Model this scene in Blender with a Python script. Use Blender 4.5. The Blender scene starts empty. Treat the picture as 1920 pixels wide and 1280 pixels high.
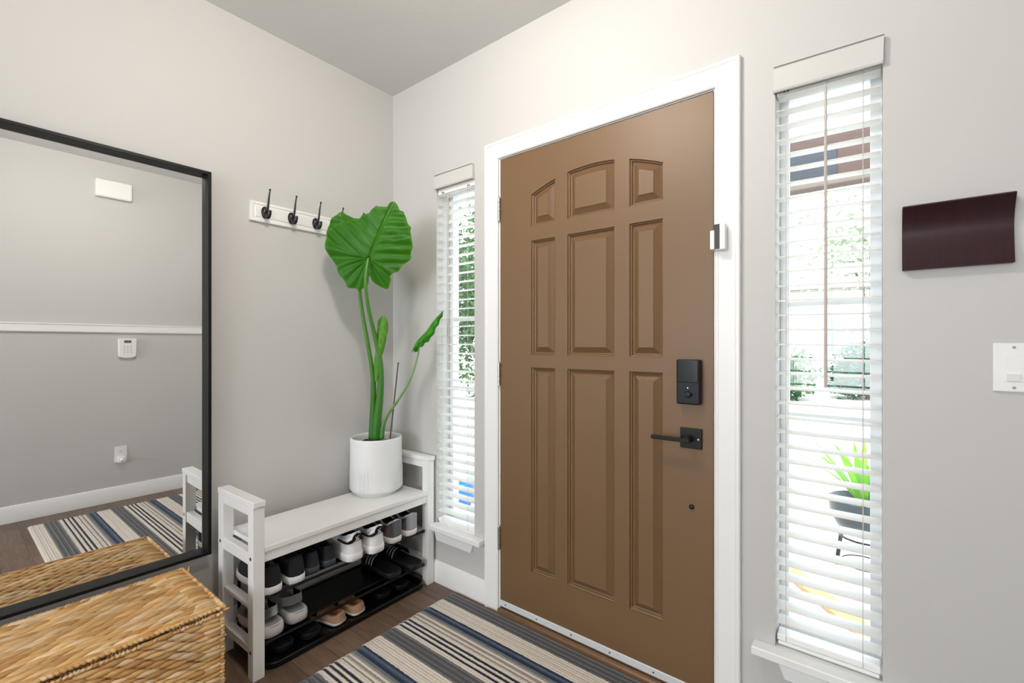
import bpy, bmesh, math, random
from mathutils import Vector, Matrix, noise
random.seed(7)
PI = math.pi
SC = bpy.context.scene
COL = SC.collection

# ---------------------------------------------------------------- camera, world, light, exposure
cam_d = bpy.data.cameras.new('camera')
cam = bpy.data.objects.new('camera', cam_d)
COL.objects.link(cam)
cam.location = (2.117, -1.598, 1.208)
cam.rotation_euler = (PI/2, 0, math.radians(38.42))
cam_d.sensor_width = 36.0
cam_d.lens = 861.0/1920*36.0
cam_d.shift_y = 5.0/1920
cam_d.clip_start = 0.02
SC.camera = cam

world = bpy.data.worlds.new('world')
SC.world = world
world.use_nodes = True
bg = world.node_tree.nodes['Background']
bg.inputs['Color'].default_value = (0.86, 0.93, 1.0, 1)
bg.inputs['Strength'].default_value = 5.0

sun_d = bpy.data.lights.new('sun', 'SUN')
sun_d.energy = 3.2
sun_d.angle = math.radians(0.6)
sun_d.color = (1.0, 0.95, 0.86)
sun = bpy.data.objects.new('sun', sun_d)
COL.objects.link(sun)
sun.rotation_euler = (math.radians(38), math.radians(-14), 0)     # from behind the house, onto the front yard

LAMP_POS = (1.25, -1.0, 2.44)
LAMP_STRENGTH = 120.0
area_d = bpy.data.lights.new('back_fill_light', 'AREA')  # fill light added behind the camera to brighten the room
area_d.shape = 'RECTANGLE'
area_d.size = 2.0
area_d.size_y = 1.7
area_d.energy = 66
area_d.color = (0.96, 0.98, 1.0)
area = bpy.data.objects.new('back_fill_light', area_d)
COL.objects.link(area)
area.location = (1.25, -5.06, 1.45)
area.rotation_euler = (math.radians(90), 0, 0)      # shines towards +y, into the room

SC.view_settings.view_transform = 'Standard'
SC.view_settings.look = 'None'
SC.view_settings.gamma = 1.0
SC.view_settings.use_curve_mapping = False
SC.view_settings.exposure = 0.0
SC.cycles.max_bounces = 10
SC.cycles.diffuse_bounces = 6
SC.cycles.transparent_max_bounces = 24
SC.cycles.caustics_reflective = False
SC.cycles.caustics_refractive = False
SC.cycles.sample_clamp_indirect = 6.0

# ---------------------------------------------------------------- helpers
def lin(c):
    return tuple(((v/255)/12.92 if v/255 <= .04045 else (((v/255)+.055)/1.055)**2.4) for v in c)

MATS = {}
def mat(name, color, rough=.5, metal=0.0, bump=0.0, bscale=60.0, var=0.0, vscale=8.0, spec=.5, trans=0.0, coat=0.0, sheen=0.0, stretch=None, emis=None, estr=0.0):
    if name in MATS: return MATS[name]
    m = bpy.data.materials.new(name)
    m.use_nodes = True
    nt = m.node_tree; N = nt.nodes; L = nt.links
    p = N['Principled BSDF']
    p.inputs['Base Color'].default_value = (*color, 1)
    p.inputs['Roughness'].default_value = rough
    p.inputs['Metallic'].default_value = metal
    p.inputs['Specular IOR Level'].default_value = spec
    p.inputs['Coat Weight'].default_value = coat
    p.inputs['Sheen Weight'].default_value = sheen
    if emis:
        p.inputs['Emission Color'].default_value = (*emis, 1)
        p.inputs['Emission Strength'].default_value = estr
    tc = N.new('ShaderNodeTexCoord')
    mp = N.new('ShaderNodeMapping')
    L.new(tc.outputs['Object'], mp.inputs['Vector'])
    if stretch: mp.inputs['Scale'].default_value = stretch
    if var > 0:
        nz = N.new('ShaderNodeTexNoise'); nz.inputs['Scale'].default_value = vscale; nz.inputs['Detail'].default_value = 5
        L.new(mp.outputs[0], nz.inputs['Vector'])
        mx = N.new('ShaderNodeMixRGB'); mx.blend_type = 'MIX'
        mx.inputs[1].default_value = (*[max(0, c*(1-var)) for c in color], 1)
        mx.inputs[2].default_value = (*[min(1, c*(1+var)) for c in color], 1)
        L.new(nz.outputs['Fac'], mx.inputs[0]); L.new(mx.outputs[0], p.inputs['Base Color'])
    if bump > 0:
        nb = N.new('ShaderNodeTexNoise'); nb.inputs['Scale'].default_value = bscale; nb.inputs['Detail'].default_value = 4
        L.new(mp.outputs[0], nb.inputs['Vector'])
        b = N.new('ShaderNodeBump'); b.inputs['Strength'].default_value = bump; b.inputs['Distance'].default_value = .002
        L.new(nb.outputs['Fac'], b.inputs['Height']); L.new(b.outputs[0], p.inputs['Normal'])
    MATS[name] = m
    return m

def attr_mat(name, rough=.6, bump=0.0, bscale=200, trans=0.0, spec=.4, coat=0.0, stretch=None):
    """colour of the thing itself comes from the mesh's own 'tint' attribute (dyed strands, leaf veins)"""
    if name in MATS: return MATS[name]
    m = mat(name, (.5, .5, .5), rough, bump=bump, bscale=bscale, spec=spec, coat=coat, stretch=stretch)
    nt = m.node_tree
    a = nt.nodes.new('ShaderNodeAttribute'); a.attribute_name = 'tint'
    p = nt.nodes['Principled BSDF']
    nt.links.new(a.outputs['Color'], p.inputs['Base Color'])
    if trans > 0:
        tr = nt.nodes.new('ShaderNodeBsdfTranslucent')
        nt.links.new(a.outputs['Color'], tr.inputs['Color'])
        mx = nt.nodes.new('ShaderNodeMixShader'); mx.inputs[0].default_value = trans
        out = [n for n in nt.nodes if n.type == 'OUTPUT_MATERIAL'][0]
        nt.links.new(p.outputs[0], mx.inputs[1]); nt.links.new(tr.outputs[0], mx.inputs[2])
        nt.links.new(mx.outputs[0], out.inputs['Surface'])
    return m

def obj(name, bm, m, parent=None, smooth=35, bevel=0.0, seg=2, kind=None):
    bmesh.ops.recalc_face_normals(bm, faces=bm.faces)
    me = bpy.data.meshes.new(name)
    bm.to_mesh(me); bm.free()
    o = bpy.data.objects.new(name, me)
    COL.objects.link(o)
    for mm in (m if isinstance(m, (list, tuple)) else [m]): me.materials.append(mm)
    if smooth:
        me.polygons.foreach_set('use_smooth', [True]*len(me.polygons))
        me.set_sharp_from_angle(angle=math.radians(smooth))
    if bevel > 0:
        md = o.modifiers.new('bevel', 'BEVEL'); md.width = bevel; md.segments = seg; md.limit_method = 'ANGLE'
        md.angle_limit = math.radians(40); md.harden_normals = True
    if parent: o.parent = parent
    if kind: o['kind'] = kind
    return o

def tag(o, label, cat, group=None):
    o['label'] = label; o['category'] = cat
    if group: o['group'] = group
    return o

def thing(name, label, cat, loc=(0, 0, 0), rotz=0.0, group=None):
    o = bpy.data.objects.new(name, None); COL.objects.link(o)
    o.location = loc; o.rotation_euler = (0, 0, rotz); o.empty_display_size = .05
    return tag(o, label, cat, group)

def copy_tree(o, parent=None):
    kids = list(o.children)
    c = o.copy(); COL.objects.link(c)
    if parent is not None: c.parent = parent
    for k in kids: copy_tree(k, c)
    return c

def B(): return bmesh.new()

def box(bm, x0, x1, y0, y1, z0, z1, M=None, mi=0):
    vs = [bm.verts.new(Vector(p)) for p in ((x0,y0,z0),(x1,y0,z0),(x1,y1,z0),(x0,y1,z0),(x0,y0,z1),(x1,y0,z1),(x1,y1,z1),(x0,y1,z1))]
    if M is not None:
        for v in vs: v.co = M @ v.co
    for f in ((0,3,2,1),(4,5,6,7),(0,1,5,4),(1,2,6,5),(2,3,7,6),(3,0,4,7)):
        fc = bm.faces.new([vs[i] for i in f]); fc.material_index = mi
    return bm

def bxo(name, x0, x1, y0, y1, z0, z1, m, parent=None, bevel=0.002, kind=None):
    bm = B(); box(bm, x0, x1, y0, y1, z0, z1)
    return obj(name, bm, m, parent, bevel=bevel, kind=kind)

def prism(bm, pts, axis, a0, a1, M=None):
    """polygon pts (2-D) extruded along axis ('x','y','z')"""
    def P(p, a):
        v = {'x': (a, p[0], p[1]), 'y': (p[0], a, p[1]), 'z': (p[0], p[1], a)}[axis]
        return (M @ Vector(v)) if M is not None else Vector(v)
    A = [bm.verts.new(P(p, a0)) for p in pts]; Bv = [bm.verts.new(P(p, a1)) for p in pts]
    n = len(pts)
    bm.faces.new(A[::-1]); bm.faces.new(Bv)
    for i in range(n): bm.faces.new((A[i], A[(i+1) % n], Bv[(i+1) % n], Bv[i]))
    return bm

def lathe(bm, prof, n=40, M=None, cap0=False, cap1=False):
    rings = []
    for r, z in prof:
        ring = []
        for i in range(n):
            a = 2*PI*i/n
            v = Vector((r*math.cos(a), r*math.sin(a), z))
            ring.append(bm.verts.new(M @ v if M is not None else v))
        rings.append(ring)
    for a, b in zip(rings, rings[1:]):
        for i in range(n): bm.faces.new((a[i], a[(i+1) % n], b[(i+1) % n], b[i]))
    if cap0: bm.faces.new(rings[0][::-1])
    if cap1: bm.faces.new(rings[-1])
    return bm

def tube(bm, pts, rad, n=10, cap=True):
    pts = [Vector(p) for p in pts]
    rads = rad if isinstance(rad, (list, tuple)) else [rad]*len(pts)
    rings = []; up = None
    for i, p in enumerate(pts):
        t = (pts[min(i+1, len(pts)-1)] - pts[max(i-1, 0)]).normalized()
        if up is None:
            up = Vector((0, 0, 1)) if abs(t.z) < .9 else Vector((1, 0, 0))
        u = (up - t*up.dot(t)).normalized(); w = t.cross(u); up = u
        rings.append([bm.verts.new(p + (u*math.cos(2*PI*k/n) + w*math.sin(2*PI*k/n))*rads[i]) for k in range(n)])
    for a, b in zip(rings, rings[1:]):
        for k in range(n): bm.faces.new((a[k], a[(k+1) % n], b[(k+1) % n], b[k]))
    if cap: bm.faces.new(rings[0][::-1]); bm.faces.new(rings[-1])
    return bm

def spline(pts, n):
    """Catmull-Rom through pts, n samples"""
    pts = [Vector(p) for p in pts]
    out = []; m = len(pts)-1
    for i in range(n):
        u = i/(n-1)*m; k = min(int(u), m-1); t = u-k
        p0 = pts[max(k-1, 0)]; p1 = pts[k]; p2 = pts[k+1]; p3 = pts[min(k+2, m)]
        out.append(.5*((2*p1) + (p2-p0)*t + (2*p0-5*p1+4*p2-p3)*t*t + (3*p1-p0-3*p2+p3)*t**3))
    return out

def interp(tab, x):
    for (x0, y0), (x1, y1) in zip(tab, tab[1:]):
        if x <= x1: return y0 + (y1-y0)*max(0, (x-x0))/(x1-x0)
    return tab[-1][1]

# ---------------------------------------------------------------- materials
def wall_material():
    m = mat('wall_paint', (.56, .552, .538), .55, bump=.10, bscale=170, spec=.3)
    return m
M_wall = wall_material()
M_ceil = mat('ceiling_texture', (.66, .655, .645), .85, bump=.35, bscale=45, spec=.1)
M_trim = mat('white_trim_paint', (.86, .86, .85), .35, bump=.03, bscale=40)
M_white = mat('white_lacquer', (.83, .83, .82), .4, bump=.03, bscale=30, stretch=(8, 1, 8))
M_plastic = mat('white_plastic', (.84, .84, .82), .35)
M_blind = mat('blind_vinyl', (.88, .88, .87), .38)
def add_translucent(m, col, f):
    nt = m.node_tree; p = nt.nodes['Principled BSDF']; out = [n for n in nt.nodes if n.type == 'OUTPUT_MATERIAL'][0]
    tr = nt.nodes.new('ShaderNodeBsdfTranslucent'); tr.inputs['Color'].default_value = (*col, 1)
    mx = nt.nodes.new('ShaderNodeMixShader'); mx.inputs[0].default_value = f
    nt.links.new(p.outputs[0], mx.inputs[1]); nt.links.new(tr.outputs[0], mx.inputs[2]); nt.links.new(mx.outputs[0], out.inputs['Surface'])
M_slat = mat('slat_vinyl', (.88, .88, .87), .38)
add_translucent(M_slat, (.93, .93, .92), .48)
M_black = mat('black_metal', (.004, .0045, .005), .34, spec=.3)
M_frame = mat('black_frame', (.003, .003, .0033), .45, spec=.22)
M_gloss = mat('glossy_black_plastic', (.004, .0045, .005), .16, spec=.35)
M_nickel = mat('brushed_nickel', (.55, .52, .48), .35, metal=1.0)
M_vinyl = mat('window_vinyl', (.82, .84, .86), .4)

def door_material():
    m = bpy.data.materials.new('brown_door_paint'); m.use_nodes = True
    nt = m.node_tree; N = nt.nodes; L = nt.links; p = N['Principled BSDF']
    tc = N.new('ShaderNodeTexCoord'); mp = N.new('ShaderNodeMapping'); mp.inputs['Scale'].default_value = (26, 26, 1.6)
    L.new(tc.outputs['Object'], mp.inputs['Vector'])
    n1 = N.new('ShaderNodeTexNoise'); n1.inputs['Scale'].default_value = 9; n1.inputs['Detail'].default_value = 8; n1.inputs['Distortion'].default_value = .6
    L.new(mp.outputs[0], n1.inputs['Vector'])
    n2 = N.new('ShaderNodeTexNoise'); n2.inputs['Scale'].default_value = 2.0; n2.inputs['Detail'].default_value = 3
    L.new(tc.outputs['Object'], n2.inputs['Vector'])
    mx = N.new('ShaderNodeMixRGB')
    mx.inputs[1].default_value = (.152, .085, .037, 1); mx.inputs[2].default_value = (.180, .102, .046, 1)
    L.new(n2.outputs['Fac'], mx.inputs[0]); L.new(mx.outputs[0], p.inputs['Base Color'])
    b = N.new('ShaderNodeBump'); b.inputs['Strength'].default_value = .16; b.inputs['Distance'].default_value = .002
    L.new(n1.outputs['Fac'], b.inputs['Height']); L.new(b.outputs[0], p.inputs['Normal'])
    p.inputs['Roughness'].default_value = .46
    p.inputs['Specular IOR Level'].default_value = .5
    return m
M_door = door_material()

def glass_material():
    m = bpy.data.materials.new('window_glass'); m.use_nodes = True
    nt = m.node_tree; N = nt.nodes; L = nt.links
    N.remove(N['Principled BSDF'])
    tr = N.new('ShaderNodeBsdfTransparent'); tr.inputs[0].default_value = (.96, .98, .97, 1)
    gl = N.new('ShaderNodeBsdfGlossy'); gl.inputs['Roughness'].default_value = .02
    lw = N.new('ShaderNodeLayerWeight'); lw.inputs['Blend'].default_value = .5
    pw = N.new('ShaderNodeMath'); pw.operation = 'POWER'; pw.inputs[1].default_value = 5
    L.new(lw.outputs['Facing'], pw.inputs[0])
    fr = N.new('ShaderNodeMath'); fr.operation = 'MULTIPLY_ADD'; fr.inputs[1].default_value = .9; fr.inputs[2].default_value = .04
    L.new(pw.outputs[0], fr.inputs[0])
    mx = N.new('ShaderNodeMixShader')
    L.new(fr.outputs[0], mx.inputs[0]); L.new(tr.outputs[0], mx.inputs[1]); L.new(gl.outputs[0], mx.inputs[2])
    L.new(mx.outputs[0], N['Material Output'].inputs['Surface'])
    return m
M_glass = glass_material()

def floor_material():
    m = bpy.data.materials.new('brown_plank_floor'); m.use_nodes = True
    nt = m.node_tree; N = nt.nodes; L = nt.links; p = N['Principled BSDF']
    tc = N.new('ShaderNodeTexCoord')
    br = N.new('ShaderNodeTexBrick')
    br.offset = .37; br.inputs['Scale'].default_value = 1.0
    br.inputs['Brick Width'].default_value = 1.15; br.inputs['Row Height'].default_value = .125
    br.inputs['Mortar Size'].default_value = .0012; br.inputs['Mortar Smooth'].default_value = .2
    br.inputs['Color1'].default_value = (.135, .088, .060, 1)
    br.inputs['Color2'].default_value = (.205, .138, .095, 1)
    br.inputs['Mortar'].default_value = (.04, .025, .016, 1)
    L.new(tc.outputs['Object'], br.inputs['Vector'])
    mp = N.new('ShaderNodeMapping'); mp.inputs['Scale'].default_value = (1.5, 16, 1)
    L.new(tc.outputs['Object'], mp.inputs['Vector'])
    nz = N.new('ShaderNodeTexNoise'); nz.inputs['Scale'].default_value = 4; nz.inputs['Detail'].default_value = 7; nz.inputs['Distortion'].default_value = 1.0
    L.new(mp.outputs[0], nz.inputs['Vector'])
    rp = N.new('ShaderNodeValToRGB')
    rp.color_ramp.elements[0].position = .3; rp.color_ramp.elements[0].color = (.62, .6, .58, 1)
    rp.color_ramp.elements[1].position = .75; rp.color_ramp.elements[1].color = (1.15, 1.12, 1.1, 1)
    L.new(nz.outputs['Fac'], rp.inputs[0])
    mx = N.new('ShaderNodeMixRGB'); mx.blend_type = 'MULTIPLY'; mx.inputs[0].default_value = 1
    L.new(br.outputs['Color'], mx.inputs[1]); L.new(rp.outputs[0], mx.inputs[2]); L.new(mx.outputs[0], p.inputs['Base Color'])
    p.inputs['Roughness'].default_value = .42
    b = N.new('ShaderNodeBump'); b.inputs['Strength'].default_value = .15; b.inputs['Distance'].default_value = .001
    L.new(nz.outputs['Fac'], b.inputs['Height']); L.new(b.outputs[0], p.inputs['Normal'])
    return m

# ---------------------------------------------------------------- the room shell
W = 2.485; CEIL = 2.592; BACK = -5.0; TH = .14
L0, L1, R0, R1 = .358, .622, 1.875, 2.131          # the two narrow window openings
WZ0, WZ1 = .288, 2.02
DX0, DX1, DZ = .775, 1.707, 2.050                   # door opening inside its casing

bm = B(); box(bm, -.14, W+.14, BACK-.14, TH, -.05, 0)
floor = obj('floor', bm, floor_material(), kind='structure')
bm = B(); box(bm, -.14, W+.14, BACK-.14, TH, CEIL, CEIL+.1)
obj('ceiling', bm, M_ceil, kind='structure')
bm = B()
for a, b_, c, d in ((-.14, L0, 0, CEIL), (L0, L1, 0, WZ0), (L0, L1, WZ1, CEIL), (L1, DX0, 0, CEIL), (DX0, DX1, DZ, CEIL),
                    (DX1, R0, 0, CEIL), (R0, R1, 0, WZ0-.012), (R0, R1, WZ1, CEIL), (R1, W+.14, 0, CEIL)):
    box(bm, a, b_, 0, TH, c, d)
obj('wall_front', bm, M_wall, kind='structure', smooth=0)
bxo('wall_left', -.14, 0, BACK, 0, 0, CEIL, M_wall, bevel=0, kind='structure')
bxo('wall_right', W, W+.14, BACK, 0, 0, CEIL, M_wall, bevel=0, kind='structure')
bm = B()
box(bm, -.14, .25, BACK-.14, BACK, 0, CEIL); box(bm, 2.25, W+.14, BACK-.14, BACK, 0, CEIL)
box(bm, .25, 2.25, BACK-.14, BACK, 0, .6); box(bm, .25, 2.25, BACK-.14, BACK, 2.3, CEIL)
obj('wall_back', bm, M_wall, kind='structure', smooth=0)

prof = [(0, 0), (.013, 0), (.013, .090), (.010, .096), (.008, .106), (0, .109)]
bm = B(); prism(bm, [(-p[0], p[1]) for p in prof], 'x', .0, .70); obj('baseboard_front', bm, M_trim, kind='structure', bevel=.0008)
bm = B(); prism(bm, [(-p[0], p[1]) for p in prof], 'x', 1.782, W); obj('baseboard_front', bm, M_trim, kind='structure', bevel=.0008)
bm = B(); prism(bm, [(p[0], p[1]) for p in prof], 'y', BACK, -.013); obj('baseboard_left', bm, M_trim, kind='structure', bevel=.0008)
bm = B(); prism(bm, [(W-p[0], p[1]*1.05) for p in prof], 'y', BACK, -.013); obj('baseboard_right', bm, M_trim, kind='structure', bevel=.0008)
bm = B(); prism(bm, [(W, 1.292), (W-.016, 1.296), (W-.019, 1.30), (W-.019, 1.346), (W-.024, 1.350), (W-.024, 1.358), (W, 1.358)], 'y', BACK, 0)
obj('trim_1', bm, M_trim, kind='structure', bevel=.001)      # chair rail of the opposite wall

# door casing (frame of three mitred boards) and jamb
def casing():
    bm = B()
    # profile across the board: (distance from inner edge, projection from wall)
    pr = [(0, 0), (0, .010), (.004, .014), (.009, .014), (.012, .0115), (.060, .0145), (.0635, .0165), (.066, .0195), (.0735, .0195), (.0765, .016), (.0765, 0)]
    xi0, xi1, zi = .777, 1.704, 2.046
    def ring(d):
        return [(xi0-d, 0.0), (xi0-d, zi+d), (xi1+d, zi+d), (xi1+d, 0.0)]
    rows = []
    for d, h in pr:
        rows.append([bm.verts.new((x, -h, z)) for x, z in ring(d)])
    for a, b_ in zip(rows, rows[1:]):
        for i in range(3): bm.faces.new((a[i], a[i+1], b_[i+1], b_[i]))
    for k in (0, 3): bm.faces.new([r[k] for r in rows])
    return bm
obj('trim_2', casing(), M_trim, kind='structure', smooth=25)
bm = B()
box(bm, DX0-.02, .7815, 0.0, TH, 0, 2.045); box(bm, 1.6985, DX1+.02, 0.0, TH, 0, 2.045); box(bm, DX0-.02, DX1+.02, 0.0, TH, 2.0435, 2.07)
box(bm, .7815, .79, .047, .06, .03, 2.045); box(bm, 1.690, 1.6985, .047, .06, .03, 2.045)
obj('trim_3', bm, M_trim, kind='structure', bevel=.001)       # door jamb
# threshold
M_thr = mat('bronze_threshold', (.20, .115, .062), .35, metal=.35, var=.35, vscale=30, stretch=(1, 20, 1))
bm = B()
prism(bm, [(-.035, 0), (-.034, .008), (-.022, .011), (-.019, .019), (-.008, .021), (-.005, .017), (.002, .017), (.004, .023), (.16, .023), (.16, 0)], 'x', .782, 1.70)
obj('trim_4', bm, M_thr, kind='structure', smooth=20)

# sill and apron boards under the windows
def window_sill(n, x0, x1, ztop, ax0, ax1):
    bm = B(); box(bm, x0, x1, -.046, .0, ztop-.026, ztop)
    o = obj('trim_%d' % n, bm, M_trim, kind='structure', bevel=.004, seg=3)
    bm = B()
    prism(bm, [(ax0, ztop-.026), (ax1, ztop-.026), (ax1-.022, ztop-.082), (ax0+.022, ztop-.082)], 'y', -.017, 0)
    prism(bm, [(ax0-.003, ztop-.026), (ax1+.003, ztop-.026), (ax1, ztop-.034), (ax0, ztop-.034)], 'y', -.021, 0)
    obj('window_apron', bm, M_trim, o, bevel=.0015)
    bm = B(); box(bm, x0+.045, x1-.045, .001, .10, ztop-.02, ztop-.002)
    obj('inner_sill', bm, M_trim, o)
window_sill(5, .300, .690, .300, .352, .632)
window_sill(6, 1.817, 2.190, .288, 1.880, 2.126)

# ---------------------------------------------------------------- windows: vinyl frame, bars, glass
def window(n, x0, x1, z0, z1):
    r = bpy.data.objects.new('window_%d' % n, None); COL.objects.link(r); r['kind'] = 'structure'
    bm = B(); f = .022
    y0, y1 = .095, .138
    box(bm, x0, x0+f, y0, y1, z0, z1); box(bm, x1-f-.006, x1, y0, y1, z0, z1)
    box(bm, x0+f, x1-f-.006, y0, y1, z0, z0+.045); box(bm, x0+f, x1-f-.006, y0, y1, z1-.035, z1)
    obj('window_frame', bm, M_vinyl, r, bevel=.002)
    for z in (1.336, .982):
        bm = B(); box(bm, x0+f, x1-f-.006, .108, .124, z-.008, z+.008)
        obj('window_bar', bm, M_vinyl, r, bevel=.001)
    bm = B(); box(bm, x0+f, x1-f-.006, .114, .118, z0+.045, z1-.035)
    obj('window_pane', bm, M_glass, r, smooth=0)
window(1, L0, L1, WZ0, WZ1)
window(2, R0, R1, WZ0, WZ1)
r = bpy.data.objects.new('window_3', None); COL.objects.link(r); r['kind'] = 'structure'  # unseen window, added at the back to hold the fill light
bm = B(); box(bm, .25, .30, BACK-.12, BACK-.06, .6, 2.3); box(bm, 2.20, 2.25, BACK-.12, BACK-.06, .6, 2.3); box(bm, 1.22, 1.28, BACK-.12, BACK-.07, .6, 2.3)
box(bm, .30, 2.20, BACK-.12, BACK-.06, .6, .65); box(bm, .30, 2.20, BACK-.12, BACK-.06, 2.25, 2.3)
obj('window_frame', bm, M_vinyl, r)

# ---------------------------------------------------------------- window blinds
def blind(label, x0, x1, tilt, yfront, wand_x, cords, valance):
    root = thing('window_blind', label, 'blind', ((x0+x1)/2, yfront, 1.98), group=None)
    cx = (x0+x1)/2
    hw = (x1-x0)/2
    def roll(z): return -tilt*max(0, min(1, (z-.45)/1.5))          # hangs a little crooked, straightens out towards the sill
    # valance board across the head of the opening, with its returns
    vx0, vx1, vz0, vz1 = valance
    bm = B()
    Mv = Matrix.Rotation(tilt, 4, 'Y')
    vc = (vx0+vx1)/2 - cx
    vw = (vx1-vx0)/2
    h = vz1-vz0
    zb = vz0-1.98
    T = Matrix.Translation((vc, 0, zb+h/2)) @ Mv
    prism(bm, [(-.002, -h/2), (-.009, -h/2), (-.012, -h/2+.006), (-.010, -h/2+.014), (-.010, h/2-.006), (-.0115, h/2-.0045), (-.0045, h/2-.0042), (-.0045, h/2-.0012), (-.0125, h/2-.001), (-.0125, h/2+.001), (-.002, h/2+.001)], 'x', -vw, vw, T @ Matrix.Translation((0, -yfront-.006, 0)))
    for s in (-1, 1):
        box(bm, s*vw-(.003 if s > 0 else 0), s*vw+(.003 if s < 0 else 0), -yfront-.008, -yfront-.001, -h/2, h/2, T)
    obj('valance', bm, mat('valance_greige', (.60, .59, .57), .45), root, bevel=.0008)
    bm = B(); box(bm, -hw, hw, .004, .052, -.012, .028)
    obj('head_rail', bm, M_blind, root, bevel=.002)
    for sx in cords:
        for dx in (-.006, .004):
            bm = B(); box(bm, sx-cx+dx, sx-cx+dx+.003, .0, .004, -.009, -.003)
            obj('rail_slot', bm, mat('dark_slot', (.05, .05, .06), .6), root, smooth=0)
    # slats
    bm = B()
    n = 37; z = 1.960
    for k in range(n):
        zc = 1.9602-.04447*k
        if zc < .335: break
        a = roll(zc)
        cols = []
        for sgn in (-1, 1):
            ring = []
            for (u, t) in ((0, 0), (.012, .0022), (.025, .003), (.038, .0022), (.050, 0)):
                ring.append((u, t+.0014))
            low = [(u, t-.0028) for u, t in ring][::-1]
            pts = ring+low
            cols.append([bm.verts.new((sgn*(hw-.002)*math.cos(a), .002+u, zc-1.98+t+u*.06+sgn*hw*math.sin(a))) for u, t in pts])
        A, Bv = cols; m_ = len(A)
        for i in range(m_): bm.faces.new((A[i], A[(i+1) % m_], Bv[(i+1) % m_], Bv[i]))
        bm.faces.new(A[::-1]); bm.faces.new(Bv)
    o = obj('slats', bm, M_slat, root, smooth=40)
    bm = B(); box(bm, -hw+.002, hw-.002, .003, .052, WZ0+.018-1.98, WZ0+.036-1.98)
    box(bm, -hw+.004, hw-.004, .006, .050, WZ0+.004-1.98, WZ0+.016-1.98)
    obj('bottom_rail', bm, M_blind, root, bevel=.003)
    M_cord = mat('ladder_cord', (.62, .55, .50), .8)
    for sx in cords:
        for yy in (-.001, .054):
            bm = B(); tube(bm, [(sx-cx, yy, -.01), (sx-cx, yy, WZ0+.02-1.98)], .0008, 6)
            obj('ladder_cord', bm, M_cord, root)
    M_wand = mat('wand_acrylic', (.52, .47, .43), .25)
    bm = B(); tube(bm, [(wand_x-cx, -.008, -.035), (wand_x-cx, -.008, -.50), (wand_x-cx, -.008, 1.083-1.98)], [.0034, .0040, .0046], 8)
    tube(bm, [(wand_x-cx, -.008, -.040), (wand_x-cx, -.008, -.022), (wand_x-cx, .004, -.014)], .0018, 6)
    obj('tilt_wand', bm, M_wand, root)
    return root
blind('white horizontal blind covering the wide view sidelight right of the brown door', 1.877, 2.129, math.radians(1.55), .004, 2.003, (1.903, 2.088), (1.872, 2.133, 1.966, 2.042))
blind('white horizontal blind in the narrow window between potted plant and brown door', .360, .620, 0.0, .004, .445, (.398, .575), (.357, .622, 1.993, 2.063))

# ---------------------------------------------------------------- the door
door = bpy.data.objects.new('door_1', None); COL.objects.link(door); door['kind'] = 'structure'; door.location = (.783, 0, .026)
OX, OZ = .783, .026
def arch(x): return 1.913-.776*(x-1.24)**2
panels = []
cols3 = ((.955, 1.077), (1.136, 1.343), (1.403, 1.528))
for a, b_ in cols3:
    top = [(a+(b_-a)*i/8, arch(a+(b_-a)*i/8)) for i in range(9)]
    panels.append([(a, 1.716), (b_, 1.716)] + top[::-1])
    panels.append([(a, 1.161), (b_, 1.161), (b_, 1.652), (a, 1.652)])
    panels.append([(a, .230), (b_, .230), (b_, 1.108), (a, 1.108)])
def inset(poly, d):
    n = len(poly); out = []
    for i in range(n):
        p0 = Vector(poly[i-1]); p1 = Vector(poly[i]); p2 = Vector(poly[(i+1) % n])
        e1 = (p1-p0).normalized(); e2 = (p2-p1).normalized()
        n1 = Vector((-e1.y, e1.x)); n2 = Vector((-e2.y, e2.x))
        k = (n1+n2); k = k/max(.3, k.dot(n1)) if k.length > 1e-6 else n1
        out.append(tuple(p1+k*d))
    return out
bm = B()
outer = [(.7835, .040), (1.6965, .040), (1.6965, 2.0405), (.7835, 2.0405)]
edges = []
def loop(pts, y):
    vs = [bm.verts.new((x-OX, y, z-OZ)) for x, z in pts]
    es = [bm.edges.new((vs[i], vs[(i+1) % len(vs)])) for i in range(len(vs))]
    return vs, es
vo, eo = loop(outer, 0.0); edges += eo
prow = []
for P_ in panels:
    v0, e0 = loop(P_, 0.0); edges += e0; prow.append(v0)
bmesh.ops.triangle_fill(bm, use_beauty=True, edges=edges)
STEPS = ((.002, .006), (.006, .008), (.009, .014), (.013, .0155), (.0155, .0140), (.0330, .0035), (.0350, .0005))
for P_, v0 in zip(panels, prow):
    prev = v0
    xa, xb, zlo = P_[0][0], P_[1][0], P_[0][1]
    for d, dep in STEPS:
        if len(P_) == 4: q = inset(P_, d)
        else:
            xs = [xa+d+(xb-xa-2*d)*i/8 for i in range(9)]
            q = [(xa+d, zlo+d), (xb-d, zlo+d)] + [(x, arch(x)-d*math.hypot(1, 1.552*(x-1.24))) for x in xs][::-1]
        cur = [bm.verts.new((x-OX, dep, z-OZ)) for x, z in q]
        n = len(cur)
        for i in range(n): bm.faces.new((prev[i], prev[(i+1) % n], cur[(i+1) % n], cur[i]))
        prev = cur
    bm.faces.new(prev)
vb = [bm.verts.new((x-OX, .045, z-OZ)) for x, z in outer]
for i in range(4): bm.faces.new((vo[i], vo[(i+1) % 4], vb[(i+1) % 4], vb[i]))
bm.faces.new(vb[::-1])
obj('door_slab', bm, M_door, door, smooth=28)
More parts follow.
